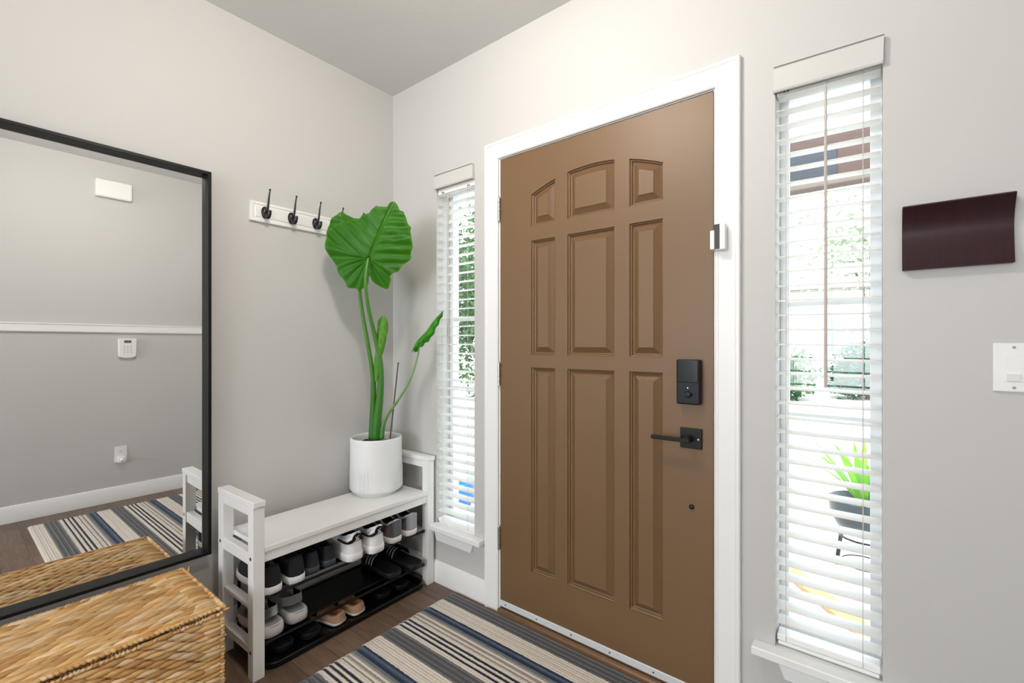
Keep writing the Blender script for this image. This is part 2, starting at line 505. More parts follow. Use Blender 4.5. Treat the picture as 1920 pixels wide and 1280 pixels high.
# white sweep with its screws
bm = B(); prism(bm, [(-.004, .0265), (-.004, .050), (-.0015, .053), (.043, .053), (.043, .0265)], 'x', .7845, 1.6955, Matrix.Translation((-OX, 0, -OZ)))
sw = obj('door_sweep', bm, mat('sweep_vinyl', (.66, .68, .69), .4), door, bevel=.001)
for k, x in enumerate((.815, .985, 1.155, 1.325, 1.495, 1.665)):
    bm = B(); lathe(bm, [(.0033, 0), (.0033, .0008), (.001, .0014)], 10, Matrix.Translation((x-OX, -.004, .039-OZ)) @ Matrix.Rotation(PI/2, 4, 'X'), cap1=True)
    obj('screw', bm, mat('screw_dark', (.06, .055, .05), .4, metal=.6), sw)
for z0, z1 in ((1.763, 1.870), (1.021, 1.124), (.280, .384)):
    h_ = B()
    box(h_, .7705-OX, .7795-OX, -.0035, .004, z0-OZ, z1-OZ)
    seg = (z1-z0)/5
    for k in range(5):
        tube(h_, [(.7800-OX, -.0075, z0+seg*k+.0006-OZ), (.7800-OX, -.0075, z0+seg*(k+1)-.0006-OZ)], .0062, 12)
    tube(h_, [(.7800-OX, -.0075, z1-OZ), (.7800-OX, -.0075, z1+.005-OZ)], [.0045, .003], 10)
    obj('hinge', h_, M_nickel, door, bevel=.0003)
# smart lock with glossy cap and thumb turn
lk = B(); box(lk, 1.585-OX, 1.6615-OX, -.030, 0, 1.006-OZ, 1.156-OZ)
lock = obj('door_lock', lk, mat('lock_body_black', (.003, .005, .008), .35, spec=.25), door, bevel=.005, seg=3)
bm = B(); box(bm, 1.590-OX, 1.6565-OX, -.034, -.0302, 1.080-OZ, 1.1525-OZ); obj('lock_cover', bm, M_gloss, lock, bevel=.003, seg=3)
bm = B(); lathe(bm, [(.011, 0), (.011, .006), (.009, .008)], 24, Matrix.Translation((1.624-OX, -.030, 1.040-OZ)) @ Matrix.Rotation(PI/2, 4, 'X'), cap1=True)
box(bm, 1.611-OX, 1.637-OX, -.046, -.038, 1.0365-OZ, 1.0435-OZ)
obj('thumb_turn', bm, M_black, lock, bevel=.0015)
bm = B(); lathe(bm, [(.0022, 0), (.0022, .0008)], 12, Matrix.Translation((1.623-OX, -.0303, 1.062-OZ)) @ Matrix.Rotation(PI/2, 4, 'X'), cap1=True)
obj('lock_button', bm, M_nickel, lock)
# lever handle on square plate
bm = B(); box(bm, 1.5905-OX, 1.6620-OX, -.009, 0, .8555-OZ, .9245-OZ)
plate = obj('handle_plate', bm, M_black, door, bevel=.002)
bm = B(); lathe(bm, [(.013, .008), (.013, .016), (.0105, .018), (.0105, .05)], 24, Matrix.Translation((1.624-OX, 0, .890-OZ)) @ Matrix.Rotation(PI/2, 4, 'X'), cap1=True)
box(bm, 1.508-OX, 1.637-OX, -.062, -.048, .8835-OZ, .8965-OZ, Matrix.Translation((0, 0, 0)))
obj('lever', bm, M_black, plate, bevel=.002, seg=3)
bm = B(); lathe(bm, [(.003, .008), (.003, .0095)], 12, Matrix.Translation((1.651-OX, 0, .889-OZ)) @ Matrix.Rotation(PI/2, 4, 'X'), cap1=True)
obj('plate_screw', bm, M_nickel, plate)
bm = B(); lathe(bm, [(.0085, 0), (.0085, .003), (.006, .006), (.002, .007)], 20, Matrix.Translation((1.627-OX, 0, .657-OZ)) @ Matrix.Rotation(PI/2, 4, 'X'), cap1=True)
obj('round_plug', bm, M_black, door)

# door sensor: magnet on the casing side and reader bar
s = thing('door_sensor', 'small white door sensor with black strip on the casing beside the door edge', 'sensor', (1.715, -.015, 1.545))
bm = B(); box(bm, -.003, .028, -.030, -.0045, -.036, .046); obj('sensor_body', bm, M_plastic, s, bevel=.002)
bm = B(); box(bm, -.004, .012, -.0315, -.0302, -.034, .045); obj('black_strip', bm, mat('sensor_strip', (.02, .02, .022), .4), s, bevel=.0006)
bm = B(); box(bm, -.020, -.0035, -.020, .014, -.031, .030); obj('magnet', bm, M_plastic, s, bevel=.002)

# ---------------------------------------------------------------- wooden wall plaque and light switch
def plaque_mat():
    m = mat('mahogany', (.026, .006, .009), .42, var=.45, vscale=5, stretch=(22, 1, 1.5), spec=.28)
    return m
bm = B()
pr = []
for i in range(15):
    t = i/14
    z = -.078+.156*t
    y = -.010-.012*max(0, (.6-t)/.6)**1.6-.030*max(0, (t-.55)/.45)**1.8
    pr.append((y, z))
pr += [(-.042, .081), (-.036, .085), (-.001, .085), (-.001, -.078)]
prism(bm, pr, 'x', -.101, .101)
pl = obj('wall_plaque', bm, plaque_mat(), None, smooth=30, bevel=.001)
pl.location = (2.2715, 0, 1.479)
tag(pl, 'dark reddish brown wooden plaque with outward curved top on the wall above the light switch', 'wall plaque')

sw = thing('light_switch', 'white wall switch plate with a dimmer rocker below the dark plaque', 'light switch', (2.396, 0, 1.1525))
bm = B(); box(bm, -.058, .058, -.006, 0, -.0585, .0585); obj('switch_plate', bm, M_plastic, sw, bevel=.003, seg=3)
for cx in (-.023, .023):
    bm = B(); box(bm, cx-.0165, cx+.0165, -.0075, -.0058, -.034, .034); rk = obj('rocker', bm, M_plastic, sw, bevel=.001)
    bm = B(); prism(bm, [(-.0076, -.033), (-.0095, -.032), (-.0125, -.015), (-.0076, -.0135)], 'x', cx-.0125, cx+.0105); obj('paddle', bm, M_plastic, rk, bevel=.0008)
    for z in (-.048, .048):
        bm = B(); lathe(bm, [(.0034, 0), (.0034, .0008), (.001, .0012)], 12, Matrix.Translation((cx, -.006, z)) @ Matrix.Rotation(PI/2, 4, 'X'), cap1=True)
        obj('screw', bm, mat('switch_screw', (.35, .35, .35), .4), sw)

# ---------------------------------------------------------------- mirror
mr = thing('wall_mirror', 'large rectangular wall mirror in a thin black box frame above the woven basket', 'mirror', (0, -1.6, 1.13))
MY1, MY0, MZ0, MZ1 = -.908, -2.25, .372, 1.893
bm = B()
def ringq(bm, y0, y1, z0, z1, x): return [bm.verts.new((x, y+1.6, z-1.13)) for y, z in ((y0, z0), (y1, z0), (y1, z1), (y0, z1))]
ft = .0115
a = ringq(bm, MY0, MY1, MZ0, MZ1, .0); b_ = ringq(bm, MY0, MY1, MZ0, MZ1, .042)
c = ringq(bm, MY0+ft, MY1-ft, MZ0+ft, MZ1-ft, .042); d = ringq(bm, MY0+ft, MY1-ft, MZ0+ft, MZ1-ft, .0)
for p, q in ((a, b_), (b_, c), (c, d), (d, a)):
    for i in range(4): bm.faces.new((p[i], p[(i+1) % 4], q[(i+1) % 4], q[i]))
obj('mirror_frame', bm, M_frame, mr, bevel=.0012)
mm = mat('mirror_silver', (.93, .94, .94), .0, metal=1.0)
bm = B(); box(bm, .001, .0065, MY0+ft+1.6, MY1-ft+1.6, MZ0+ft-1.13, MZ1-ft-1.13)
obj('mirror_glass', bm, mm, mr, smooth=0)

# ---------------------------------------------------------------- coat hook rail
hr = thing('coat_rack', 'white wooden hook board with five black coat hooks on the wall behind the plant', 'coat rack', (0, -.46, 1.785))
bm = B()
y0, y1, z0, z1 = -.292, .292, -.043, .043
r0 = [bm.verts.new((0, y, z)) for y, z in ((y0, z0), (y1, z0), (y1, z1), (y0, z1))]
prev = r0
for d, h in ((0, .012), (.002, .014), (.010, .014), (.0125, .011), (.019, .0105), (.022, .014)):
    cur = [bm.verts.new((h, y, z)) for y, z in ((y0+d, z0+d), (y1-d, z0+d), (y1-d, z1-d), (y0+d, z1-d))]
    for i in range(4): bm.faces.new((prev[i], prev[(i+1) % 4], cur[(i+1) % 4], cur[i]))
    prev = cur
bm.faces.new(prev); bm.faces.new(r0[::-1])
obj('hook_board', bm, M_trim, hr, smooth=20)
M_hook = mat('hook_black', (.018, .018, .019), .35, metal=.4)
for k in range(5):
    y = -.232+.116*k
    bm = B()
    T = Matrix.Translation((.013, y, 0)) @ Matrix.Scale(.62, 4, (0, 1, 0)) @ Matrix.Rotation(PI/2, 4, 'Y')
    lathe(bm, [(.0265, 0), (.0265, .003), (.021, .008), (.014, .011), (.004, .013)], 24, T, cap1=True)
    tube(bm, spline([(.020, y, -.002), (.036, y, .008), (.047, y, .035), (.054, y, .066), (.062, y, .088)], 14), [.0065, .0062, .0060, .0056, .0052, .0048, .0045, .0042, .0040, .0036, .0033, .003, .0028, .0028], 10)
    lathe(bm, [(.001, -.0045), (.0036, -.003), (.0048, 0), (.0036, .003), (.001, .0045)], 12, Matrix.Translation((.0625, y, .0905)), cap0=True, cap1=True)
    tube(bm, spline([(.020, y, -.006), (.034, y, -.022), (.050, y, -.024), (.060, y, -.012), (.060, y, .001)], 12), [.0085]*5+[.008, .0075, .007, .0068, .0068, .0072, .008], 10)
    obj('coat_hook', bm, M_hook, hr)

# ---------------------------------------------------------------- white bench
BL, BD, ZA, ZS, LW = .873, .300, .642, .469, .041
bench = thing('bench', 'white wooden entry bench with low armrests over the shoe rack', 'bench', (.3774, -.8898, 0), math.radians(1.376))
def P(x0, x1, y0, y1, z0, z1, nm, bev=.0018):      # x measured from the front-left leg's outer corner
    return bxo(nm, x0, x1, y0, y1, z0, z1, M_white, bench, bevel=bev)
for x0 in (-BD, -LW):
    for y0 in (0, BL-LW):
        P(x0, x0+LW, y0, y0+LW, 0, ZA-.021, 'leg')
P(-BD-.004, .006, -.0012, .0422, ZA-.021, ZA, 'armrest', .0025); P(-BD-.004, .006, BL-.0422, BL+.0012, ZA-.021, ZA, 'armrest', .0025)
for y0 in (.006, BL-LW+.006):
    P(-BD+LW, -LW, y0, y0+.024, ZA-.058, ZA-.0212, 'arm_rail')
    P(-BD+LW, -LW, y0-.002, y0+.026, ZS-.062, ZS-.0182, 'side_apron')
    P(-BD+LW, -LW, y0-.002, y0+.030, .248, .263, 'side_rail')
    P(-BD+LW, -LW, y0-.002, y0+.030, .085, .113, 'side_rail')
P(-BD, -.0, LW+.0005, BL-LW-.0005, ZS-.018, ZS, 'seat', .0022)
P(-.026, -.006, LW, BL-LW, ZS-.056, ZS-.0182, 'apron')
P(-BD+.006, -BD+.026, LW, BL-LW, ZS-.056, ZS-.0182, 'apron')
for x, z in ((-.020, .436), (-BD+.020, .436), (-.020, .099), (-BD+.020, .099)):
    bm = B(); lathe(bm, [(.0065, 0), (.0065, .0006), (.004, .0004)], 16, Matrix.Translation((x, 0, z)) @ Matrix.Rotation(PI/2, 4, 'X'), cap1=True)
    obj('bolt_hole', bm, M_black, bench)

# ---------------------------------------------------------------- black shoe rack under the bench
rack = thing('shoe_rack', 'black three tier shoe rack standing under the white bench', 'shoe rack', (.20, -.455, 0), math.radians(.8))
RY = .375
def rod(bm, pts, r): tube(bm, pts, r, 12)
for z in (.272, .104):
    bm = B()
    rod(bm, [(.146, -RY, z), (.146, RY, z)], .0055); rod(bm, [(-.10, -RY, z), (-.10, RY, z)], .0055)
    rod(bm, [(.10, -RY+.01, z-.002), (.10, RY-.01, z-.002)], .0045)
    o = obj('shelf_rail', bm, M_black, rack)
    bm = B(); box(bm, -.098, .098, -RY+.004, RY-.004, z-.005, z-.001)
    obj('shelf', bm, M_gloss, rack, bevel=.001)
    for x in (.146, -.10):
        for y in (-RY, RY):
            bm = B(); tube(bm, [(x, y-.008, z), (x, y+.008, z)], .008, 12)
            obj('end_cap', bm, M_black, o)
for y in (-RY, RY):
    bm = B(); rod(bm, [(-.10, y, .012), (-.10, y, .272)], .006)
    obj('upright', bm, M_black, rack)
# tray with a raised rounded lip
bm = B()
def rr(hx, hy, r, z, n=6):
    out = []
    for cx, cy, a0 in ((hx-r, hy-r, 0), (-hx+r, hy-r, PI/2), (-hx+r, -hy+r, PI), (hx-r, -hy+r, 1.5*PI)):
        for i in range(n+1):
            a = a0+PI/2*i/n; out.append(bm.verts.new((cx+.02+r*math.cos(a), cy+r*math.sin(a), z)))
    return out
rings = [rr(.140, .378, .04, .0), rr(.145, .383, .045, .006), rr(.146, .384, .045, .022), rr(.143, .381, .045, .026), rr(.136, .374, .04, .0255), rr(.130, .368, .035, .014), rr(.126, .364, .03, .011)]
for a, b_ in zip(rings, rings[1:]):
    n = len(a)
    for i in range(n): bm.faces.new((a[i], a[(i+1) % n], b_[(i+1) % n], b_[i]))
bm.faces.new(rings[0][::-1]); bm.faces.new(rings[-1])
for k in range(9):
    y = -.32+.08*k
    box(bm, -.09, .13, y-.003, y+.003, .0108, .0128)
obj('tray', bm, M_gloss, rack, smooth=30)

# ---------------------------------------------------------------- shoes
HWT = [(0, .30), (.012, .50), (.035, .68), (.07, .80), (.14, .86), (.25, .84), (.38, .80), (.52, .90), (.66, 1.0), (.78, 1.0), (.88, .86), (.95, .60), (.985, .34), (1.0, .12)]
def half(t, hw): return interp(HWT, t)*hw
TS = [0, .012, .035, .07, .11, .16, .22, .28, .34, .40, .46, .52, .58, .64, .70, .76, .82, .88, .93, .965, .985, 1.0]
def sole_bm(L, hw, zs, flare=.0, toe=.006):
    """zs = list of (z, extra half width) from the ground up"""
    bm = B(); rings = []
    for z, e in zs:
        ring = []
        for t in TS: ring.append((-(t*(L+2*e)-e), half(t, hw)+e*(1 if .02 < t < .97 else .4), z + toe*max(0, (t-.8)/.2)**2))
        pts = ring + [(x, -y, zz) for x, y, zz in ring[::-1]]
        rings.append([bm.verts.new(p) for p in pts])
    for a, b_ in zip(rings, rings[1:]):
        n = len(a)
        for i in range(n): bm.faces.new((a[i], a[(i+1) % n], b_[(i+1) % n], b_[i]))
    bm.faces.new(rings[0][::-1]); bm.faces.new(rings[-1])
    return bm
def upper_bms(L, hw, z0, hc, open_to, hside, htongue, htoe, boxy=.55, ins=.010):
    """returns (outer shell, lining). heel collar height hc, side height hside, tongue height htongue, toe htoe"""
    HT = [(0, hc*.80), (.012, hc*.97), (.05, hc), (.14, hside+.35*(hc-hside)), (.24, hside), (open_to, htongue*.96), (open_to+.06, htongue), (.62, (htongue+htoe)/2+.004), (.78, htoe), (.9, htoe*.82), (.97, htoe*.6), (1, htoe*.3)]
    bo, bl = B(), B()
    N = 11
    secs = []
    for t in TS:
        w = half(t, hw*.96); h = interp(HT, t)
        op = 1.0 if .05 < t < open_to else 0.0
        arc = []
        for i in range(N):
            a = PI*i/(N-1)
            cy, sy = math.cos(a), math.sin(a)
            y = math.copysign(abs(cy)**boxy, cy)*w; z = h*abs(sy)**(.75 if not op else .45)
            if t < .3: y *= 1-.10*(z/h if h else 0)
            arc.append((-(t*L)-(.005*(z/hc) if t < .04 else 0), y, z0+z))
        secs.append((t, w, h, op, arc))
    prev = None
    for t, w, h, op, arc in secs:
        if op:
            k = [0, 1, 2, 3]
            left = [arc[i] for i in k]; right = [arc[N-1-i] for i in k]
            lo = [(arc[0][0], w*.80, z0+h*1.0), (arc[0][0], w*.66, z0+h*.985), (arc[0][0], w*.62, z0+h*.5), (arc[0][0], w*.55, z0+ins), (arc[0][0], w*.2, z0+ins*.8)]
            ro = [(x, -y, z) for x, y, z in lo]
            full = left+lo[:1]; rf = right+ro[:1]
            cur = dict(op=1, L=[bo.verts.new(p) for p in full], R=[bo.verts.new(p) for p in rf],
                       I=[bl.verts.new(p) for p in lo+ro[::-1]])
        else:
            cur = dict(op=0, A=[bo.verts.new(p) for p in arc])
            if t == 0: bo.faces.new(cur['A'])
        if prev:
            if cur['op'] and prev['op']:
                for s_ in 'LR':
                    a, b_ = prev[s_], cur[s_]
                    for i in range(len(a)-1): bo.faces.new((a[i], a[i+1], b_[i+1], b_[i]))
                a, b_ = prev['I'], cur['I']
                for i in range(len(a)-1): bl.faces.new((a[i], a[i+1], b_[i+1], b_[i]))
            elif not cur['op'] and not prev['op']:
                a, b_ = prev['A'], cur['A']
                for i in range(N-1): bo.faces.new((a[i], a[i+1], b_[i+1], b_[i]))
            else:
                A = (cur if not cur['op'] else prev)['A']; O = cur if cur['op'] else prev
                for i in range(3): bo.faces.new((A[i], A[i+1], O['L'][i+1], O['L'][i]))
                for i in range(3): bo.faces.new((A[N-1-i], A[N-2-i], O['R'][i+1], O['R'][i]))
                bo.faces.new((A[3], A[4], O['L'][4], O['L'][3])); bo.faces.new((A[N-4], A[N-5], O['R'][4], O['R'][3]))
                bl_A = [bl.verts.new(A[i].co) for i in (4, 5, 6)]
                I = O['I']; n = len(I)
                bl.faces.new((bl_A[0], bl_A[1], I[1], I[0])); bl.faces.new((bl_A[1], bl_A[2], I[n-1], I[n-2]))
                bl.faces.new([bl_A[1]]+I[1:n-1])
        prev = cur
    return bo, bl
def heel_strip(L, hw, z0, smax, ztop, zbot, off=.0015, n=28, e=.0):
    bm = B(); prev = None
    for i in range(n+1):
        s = -1+2*i/n
        a = abs(s)
        # walk around the heel: centre part runs across the back, rest along the side
        t = smax*max(0, (a-.32)/.68)**1.15
        y = half(max(t, .0), hw)*(1 if a > .32 else (a/.32)*1.0)
        y = math.copysign(y, s)
        if a <= .32: y = math.copysign(half(.012, hw)*a/.32, s)
        x = -(t*L)+off
        y += math.copysign(off, s) if a > .2 else 0
        zb, zt = zbot(a), ztop(a)
        row = [bm.verts.new((x-.005*max(0, 1-a*1.6)*((z-z0)/.12), y*(1-.05*(z-z0)/.1), z)) for z in (zb, (zb+zt)/2, zt)]
        if prev:
            for k in range(2): bm.faces.new((prev[k], prev[k+1], row[k+1], row[k]))
        prev = row
    bmesh.ops.solidify(bm, geom=bm.faces[:], thickness=.0012)
    return bm

def sneaker(name, label, L, hw, hc, m_sole, m_up, m_lin, sole_h=.026, laces=None, mark=False, tongue=True, hside=None, htongue=None, htoe=.047, counter=None, collar=None, group=None):
    r = thing(name, label, 'shoe', group=group)
    obj('sole', sole_bm(L, hw, [(0, -.004), (.003, 0), (sole_h*.5, .0012), (sole_h-.003, .0005), (sole_h, -.002)]), m_sole, r, smooth=50)
    hside = hside or hc*.62; htongue = htongue or hc*.95
    bo, bl = upper_bms(L-.006, hw, sole_h-.004, hc-sole_h, .40, hside-.01, htongue-sole_h+.01, htoe)
    u = obj('upper', bo, m_up, r, smooth=60)
    obj('lining', bl, m_lin, r, smooth=60)
    sub = u.modifiers.new('subd', 'SUBSURF'); sub.levels = 1; sub.render_levels = 1
    if collar:
        bm = B()
        pts = []
        for i in range(25):
            s = -1+2*i/24; a = abs(s); t = .045+.30*a
            HT = interp([(0, hc-.001), (.14, hside+.35*(hc-hside)), (.24, hside+.012), (.40, htongue)], t)
            pts.append((-(t*L)+.004, math.copysign(half(t, hw)*(.83 if a > .18 else .83*a/.18), s), HT+.001))
        tube(bm, pts, .0042, 8)
        obj('collar_padding', bm, collar, r, smooth=60)
    if laces:
        bm = B()
        for k in range(5):
            t = .43+.055*k
            z = sole_h+interp([(.4, htongue-sole_h-.002), (.64, htoe+.008)], t)*1.02
            w = half(t, hw)*.55
            tube(bm, spline([(-t*L, -w, z-.008), (-t*L-.004, 0, z+.003), (-t*L, w, z-.008)], 9), .0024, 6)
        obj('laces', bm, laces, r)
    if counter:
        bm = heel_strip(L, hw, 0, .05, lambda a: hc*.93-.03*max(0, a-.55), lambda a: sole_h+.001, off=.001)
        obj('heel_counter', bm, counter, r, smooth=60)
    return r

M_solew = mat('rubber_white', (.80, .80, .82), .5, bump=.05, bscale=80)
M_solec = mat('rubber_cream', (.78, .75, .70), .5, bump=.05, bscale=80)
M_soleg = mat('rubber_slate', (.045, .055, .07), .5)
M_fabb = mat('fabric_black', (.005, .0055, .007), .85, bump=.2, bscale=400)
M_fabs = mat('fabric_slate', (.010, .013, .017), .8, bump=.2, bscale=400)
M_lin = mat('lining_dark', (.008, .011, .02), .9)
M_lthw = mat('leather_white', (.76, .75, .75), .42, bump=.08, bscale=120)
M_suede = mat('suede_brown', (.155, .105, .095), .85, bump=.25, bscale=300, var=.25, vscale=30)
M_greyl = mat('leather_grey', (.42, .43, .47), .5, bump=.08, bscale=150)
M_foam = mat('foam_light_grey', (.58, .56, .56), .5, bump=.05, bscale=90)
M_strap = mat('strap_grey', (.66, .67, .69), .55, bump=.1, bscale=160)
M_rub = mat('rubber_black', (.004, .004, .0045), .55, spec=.25)
M_rubg = mat('rubber_dark_grey', (.012, .013, .015), .5, spec=.3)
M_tan = mat('tan_leather', (.40, .19, .085), .5, bump=.12, bscale=140, var=.25, vscale=18)
M_tanl = mat('tan_light_suede', (.50, .31, .19), .75, bump=.15, bscale=250)

def place(o, x, y, z, deg=0, label=None, roll=0):
    o.location = (x, y, z); o.rotation_euler = (0, math.radians(roll), math.radians(deg))
    if label: o['label'] = label
    return o

Z1, Z2, Z3 = .279, .111, .0285
# top tier, left to right
a = sneaker('sneaker', 'black sneaker with thick white sole on the top rack tier, nearest the left bench leg', .275, .043, .108, M_solew, M_fabb, M_lin, sole_h=.030, laces=M_fabb, group='black sneakers with white soles')
place(a, .362, -.806, Z1, 1)
place(copy_tree(a), .356, -.714, Z1, 0, 'black sneaker with white sole on the top tier, right one of its pair')
a = sneaker('sneaker', 'all dark slate sneaker on the top tier beside the black and white pair', .265, .037, .092, M_soleg, M_fabs, M_lin, sole_h=.030, group='dark slate sneakers')
place(a, .338, -.639, Z1, 0)
place(copy_tree(a), .333, -.564, Z1, 0, 'all dark slate sneaker on the top tier next to the white sneakers')
w = sneaker('sneaker', 'white sneaker with black heel tab on the top tier, left one of its pair', .285, .050, .126, M_solew, M_lthw, M_lin, sole_h=.036, laces=M_lthw, htoe=.05, collar=mat('lining_blue_grey', (.45, .52, .60), .7), group='white sneakers with black heel tabs')
def tab_top(a): return interp([(0, .119), (.22, .114), (.36, .097), (.5, .087), (1, .090)], a)
def tab_bot(a): return interp([(0, .086), (.16, .088), (.30, .084), (.42, .079), (.6, .078), (1, .082)], a)
tabo = obj('heel_tab', heel_strip(.285, .050, 0, .30, tab_top, tab_bot, off=.0028), M_fabb, w, smooth=60)
def text_mesh(name, s, size, m, parent, M):
    cu = bpy.data.curves.new(name, 'FONT'); cu.body = s; cu.size = size; cu.extrude = .0004; cu.align_x = 'CENTER'; cu.align_y = 'CENTER'; cu.offset = size*.03
    o = bpy.data.objects.new(name, cu); COL.objects.link(o)
    bpy.context.view_layer.update()
    me = bpy.data.meshes.new_from_object(o); bpy.data.objects.remove(o)
    me.materials.clear(); me.materials.append(m); me.transform(M)
    o = bpy.data.objects.new(name, me); COL.objects.link(o); o.parent = parent
    return o
TX = Matrix.Translation((.0008, 0, .093)) @ Matrix.Rotation(PI/2, 4, 'Z') @ Matrix.Rotation(PI/2, 4, 'X')
text_mesh('heel_lettering', 'AIR', .0115, M_lthw, tabo, TX)
bm = B()
sw_pts = [(-.0105, .003), (-.009, -.0015), (-.006, -.0035), (-.002, -.0028), (.011, .005), (-.002, .0002), (-.0055, -.0006), (-.008, .0003)]
prism(bm, [(p[0], p[1]+.0105) for p in sw_pts], 'z', -.0004, .0004, TX)
obj('heel_emblem', bm, M_lthw, tabo, smooth=0)
place(w, .372, -.466, Z1, 3)
place(copy_tree(w), .382, -.362, Z1, 3, 'white sneaker with black heel tab on the top tier, beside the brown sneakers')
b2 = sneaker('sneaker', 'brown suede sneaker with grey heel on the top tier, beside the white pair', .275, .046, .112, M_solec, M_suede, M_lin, sole_h=.030, laces=M_greyl, collar=mat('collar_pale', (.55, .60, .64), .7), counter=M_greyl, group='brown suede sneakers')
place(b2, .360, -.245, Z1, 3)
place(copy_tree(b2), .352, -.146, Z1, 2, 'brown suede sneaker with grey heel and white sole, nearest the right bench leg')

# thick soled grey sandals
def strap_bm(L, hw, t0, t1, h, z0, th=.004, a0=.04, a1=.96, n=20, m_=7, lean=0.0):
    bm = B(); R = []
    for i in range(n+1):
        f = a0+(a1-a0)*i/n; a = PI*f
        row = []
        for k in range(m_+1):
            t = t0+(t1-t0)*k/m_
            w = half(t, hw)
            y = math.copysign(abs(math.cos(a))**.75, math.cos(a))*w
            z = z0+h*abs(math.sin(a))**.8
            row.append(bm.verts.new((-(t*L)+lean*math.sin(a), y, z)))
        R.append(row)
    for a_, b_ in zip(R, R[1:]):
        for k in range(m_): bm.faces.new((a_[k], a_[k+1], b_[k+1], b_[k]))
    bmesh.ops.solidify(bm, geom=bm.faces[:], thickness=th)
    return bm
def sandal(label, group):
    r = thing('platform_sandal', label, 'shoe', group=group)
    obj('sole', sole_bm(.255, .049, [(0, -.006), (.004, -.001), (.022, .001), (.040, -.001), (.045, -.006), (.041, -.013)]), M_foam, r, smooth=55)
    obj('insole', sole_bm(.235, .038, [(.040, 0), (.0425, -.001)]), mat('footbed_grey', (.30, .31, .33), .7), r)
    obj('strap', strap_bm(.255, .050, .50, .78, .046, .034), M_strap, r, smooth=60)
    def band(off, h0, h1, y_):
        b_ = B(); prev = None
        for i_ in range(33):
            q = -1+2*i_/32; a_ = abs(q)
            t_ = .10+.50*a_**1.7
            yy = math.copysign(min(1, (a_*1.9)**.8)*(half(t_, y_)-off), q)
            zz = .052+.030*(1-a_)**.8
            row = [b_.verts.new((-(t_*.255)-(off if a_ < .4 else 0)-hh*.25, yy, zz+hh)) for hh in (h0, (h0+h1)/2, h1)]
            if prev:
                for k_i in range(2): b_.faces.new((prev[k_i], prev[k_i+1], row[k_i+1], row[k_i]))
            prev = row
        bmesh.ops.solidify(b_, geom=b_.faces[:], thickness=.003)
        return b_
    s1 = obj('heel_strap', band(0, -.012, .020, .048), M_strap, r, smooth=60)
    obj('strap_lining', band(.0035, -.011, .018, .048), M_lin, s1, smooth=60)
    return r
a = sandal('light grey thick soled strap sandal on the middle tier, nearest the left bench leg', 'grey platform sandals')
place(a, .352, -.800, Z2, 1)
place(copy_tree(a), .337, -.700, Z2, -2, 'light grey thick soled strap sandal on the middle tier, right one of its pair')

# black slides with three stripes
def slide(label, group, stripes=True, mr=M_rub, edge=M_rubg, hw=.049, L=.27):
    r = thing('slide_sandal', label, 'shoe', group=group)
    obj('sole', sole_bm(L, hw, [(0, -.004), (.004, 0), (.022, .001), (.027, -.001), (.026, -.008), (.021, -.013)]), edge, r, smooth=55)
    s_ = obj('strap', strap_bm(L, hw+.003, .42, .74, .054, .018, th=.004), mr, r, smooth=60)
    if stripes:
        for k in range(3):
            t0 = .50+.07*k
            obj('stripe', strap_bm(L, hw+.0045, t0, t0+.028, .0555, .018, th=.001, a0=.55, a1=.95, n=12, m_=1), mat('stripe_white', (.72, .72, .72), .5), s_)
    return r
a = slide('black slide sandal with three white stripes on the middle tier, left one of the pair', 'black striped slides')
place(a, .352, -.246, Z2, -3)
place(copy_tree(a), .366, -.128, Z2, 2, 'black slide sandal on the middle tier, nearest the right bench leg')

# bottom tray
a = slide('plain black slip on on the bottom tray, nearest the left end', 'plain black slip ons on the tray', stripes=False, hw=.047, L=.25)
place(a, .318, -.745, Z3-.014, 0)
place(copy_tree(a), .328, -.635, Z3-.014, 2, 'plain black slip on on the bottom tray, beside the tan clogs')
def clog(label, group):
    r = thing('clog', label, 'shoe', group=group)
    obj('sole', sole_bm(.235, .043, [(0, -.003), (.003, 0), (.009, .001), (.012, -.001)]), M_solec, r, smooth=50)
    bo, bl = upper_bms(.230, .043, .010, .034, .46, .028, .052, .042, ins=.006)
    obj('upper', bo, M_tanl, r, smooth=60); obj('footbed', bl, M_tan, r, smooth=60)
    obj('instep_strap', strap_bm(.235, .044, .46, .56, .046, .016, th=.003), M_fabb, r, smooth=60)
    return r
a = clog('tan suede clog with dark instep strap on the bottom tray, left one of the pair', 'tan clogs')
place(a, .330, -.510, Z3-.014, 16)
place(copy_tree(a), .330, -.420, Z3-.014, 8, 'tan suede clog with dark instep strap on the bottom tray, right one of the pair')
a = slide('black slide on the bottom tray, third shoe from its right end', 'dark slides at the right end of the tray', stripes=False, hw=.045, L=.25, edge=M_rub)
place(a, .315, -.275, Z3-.014, 0)
place(copy_tree(a), .318, -.170, Z3-.014, 2, 'black slide on the bottom tray, closest to the right bench leg')

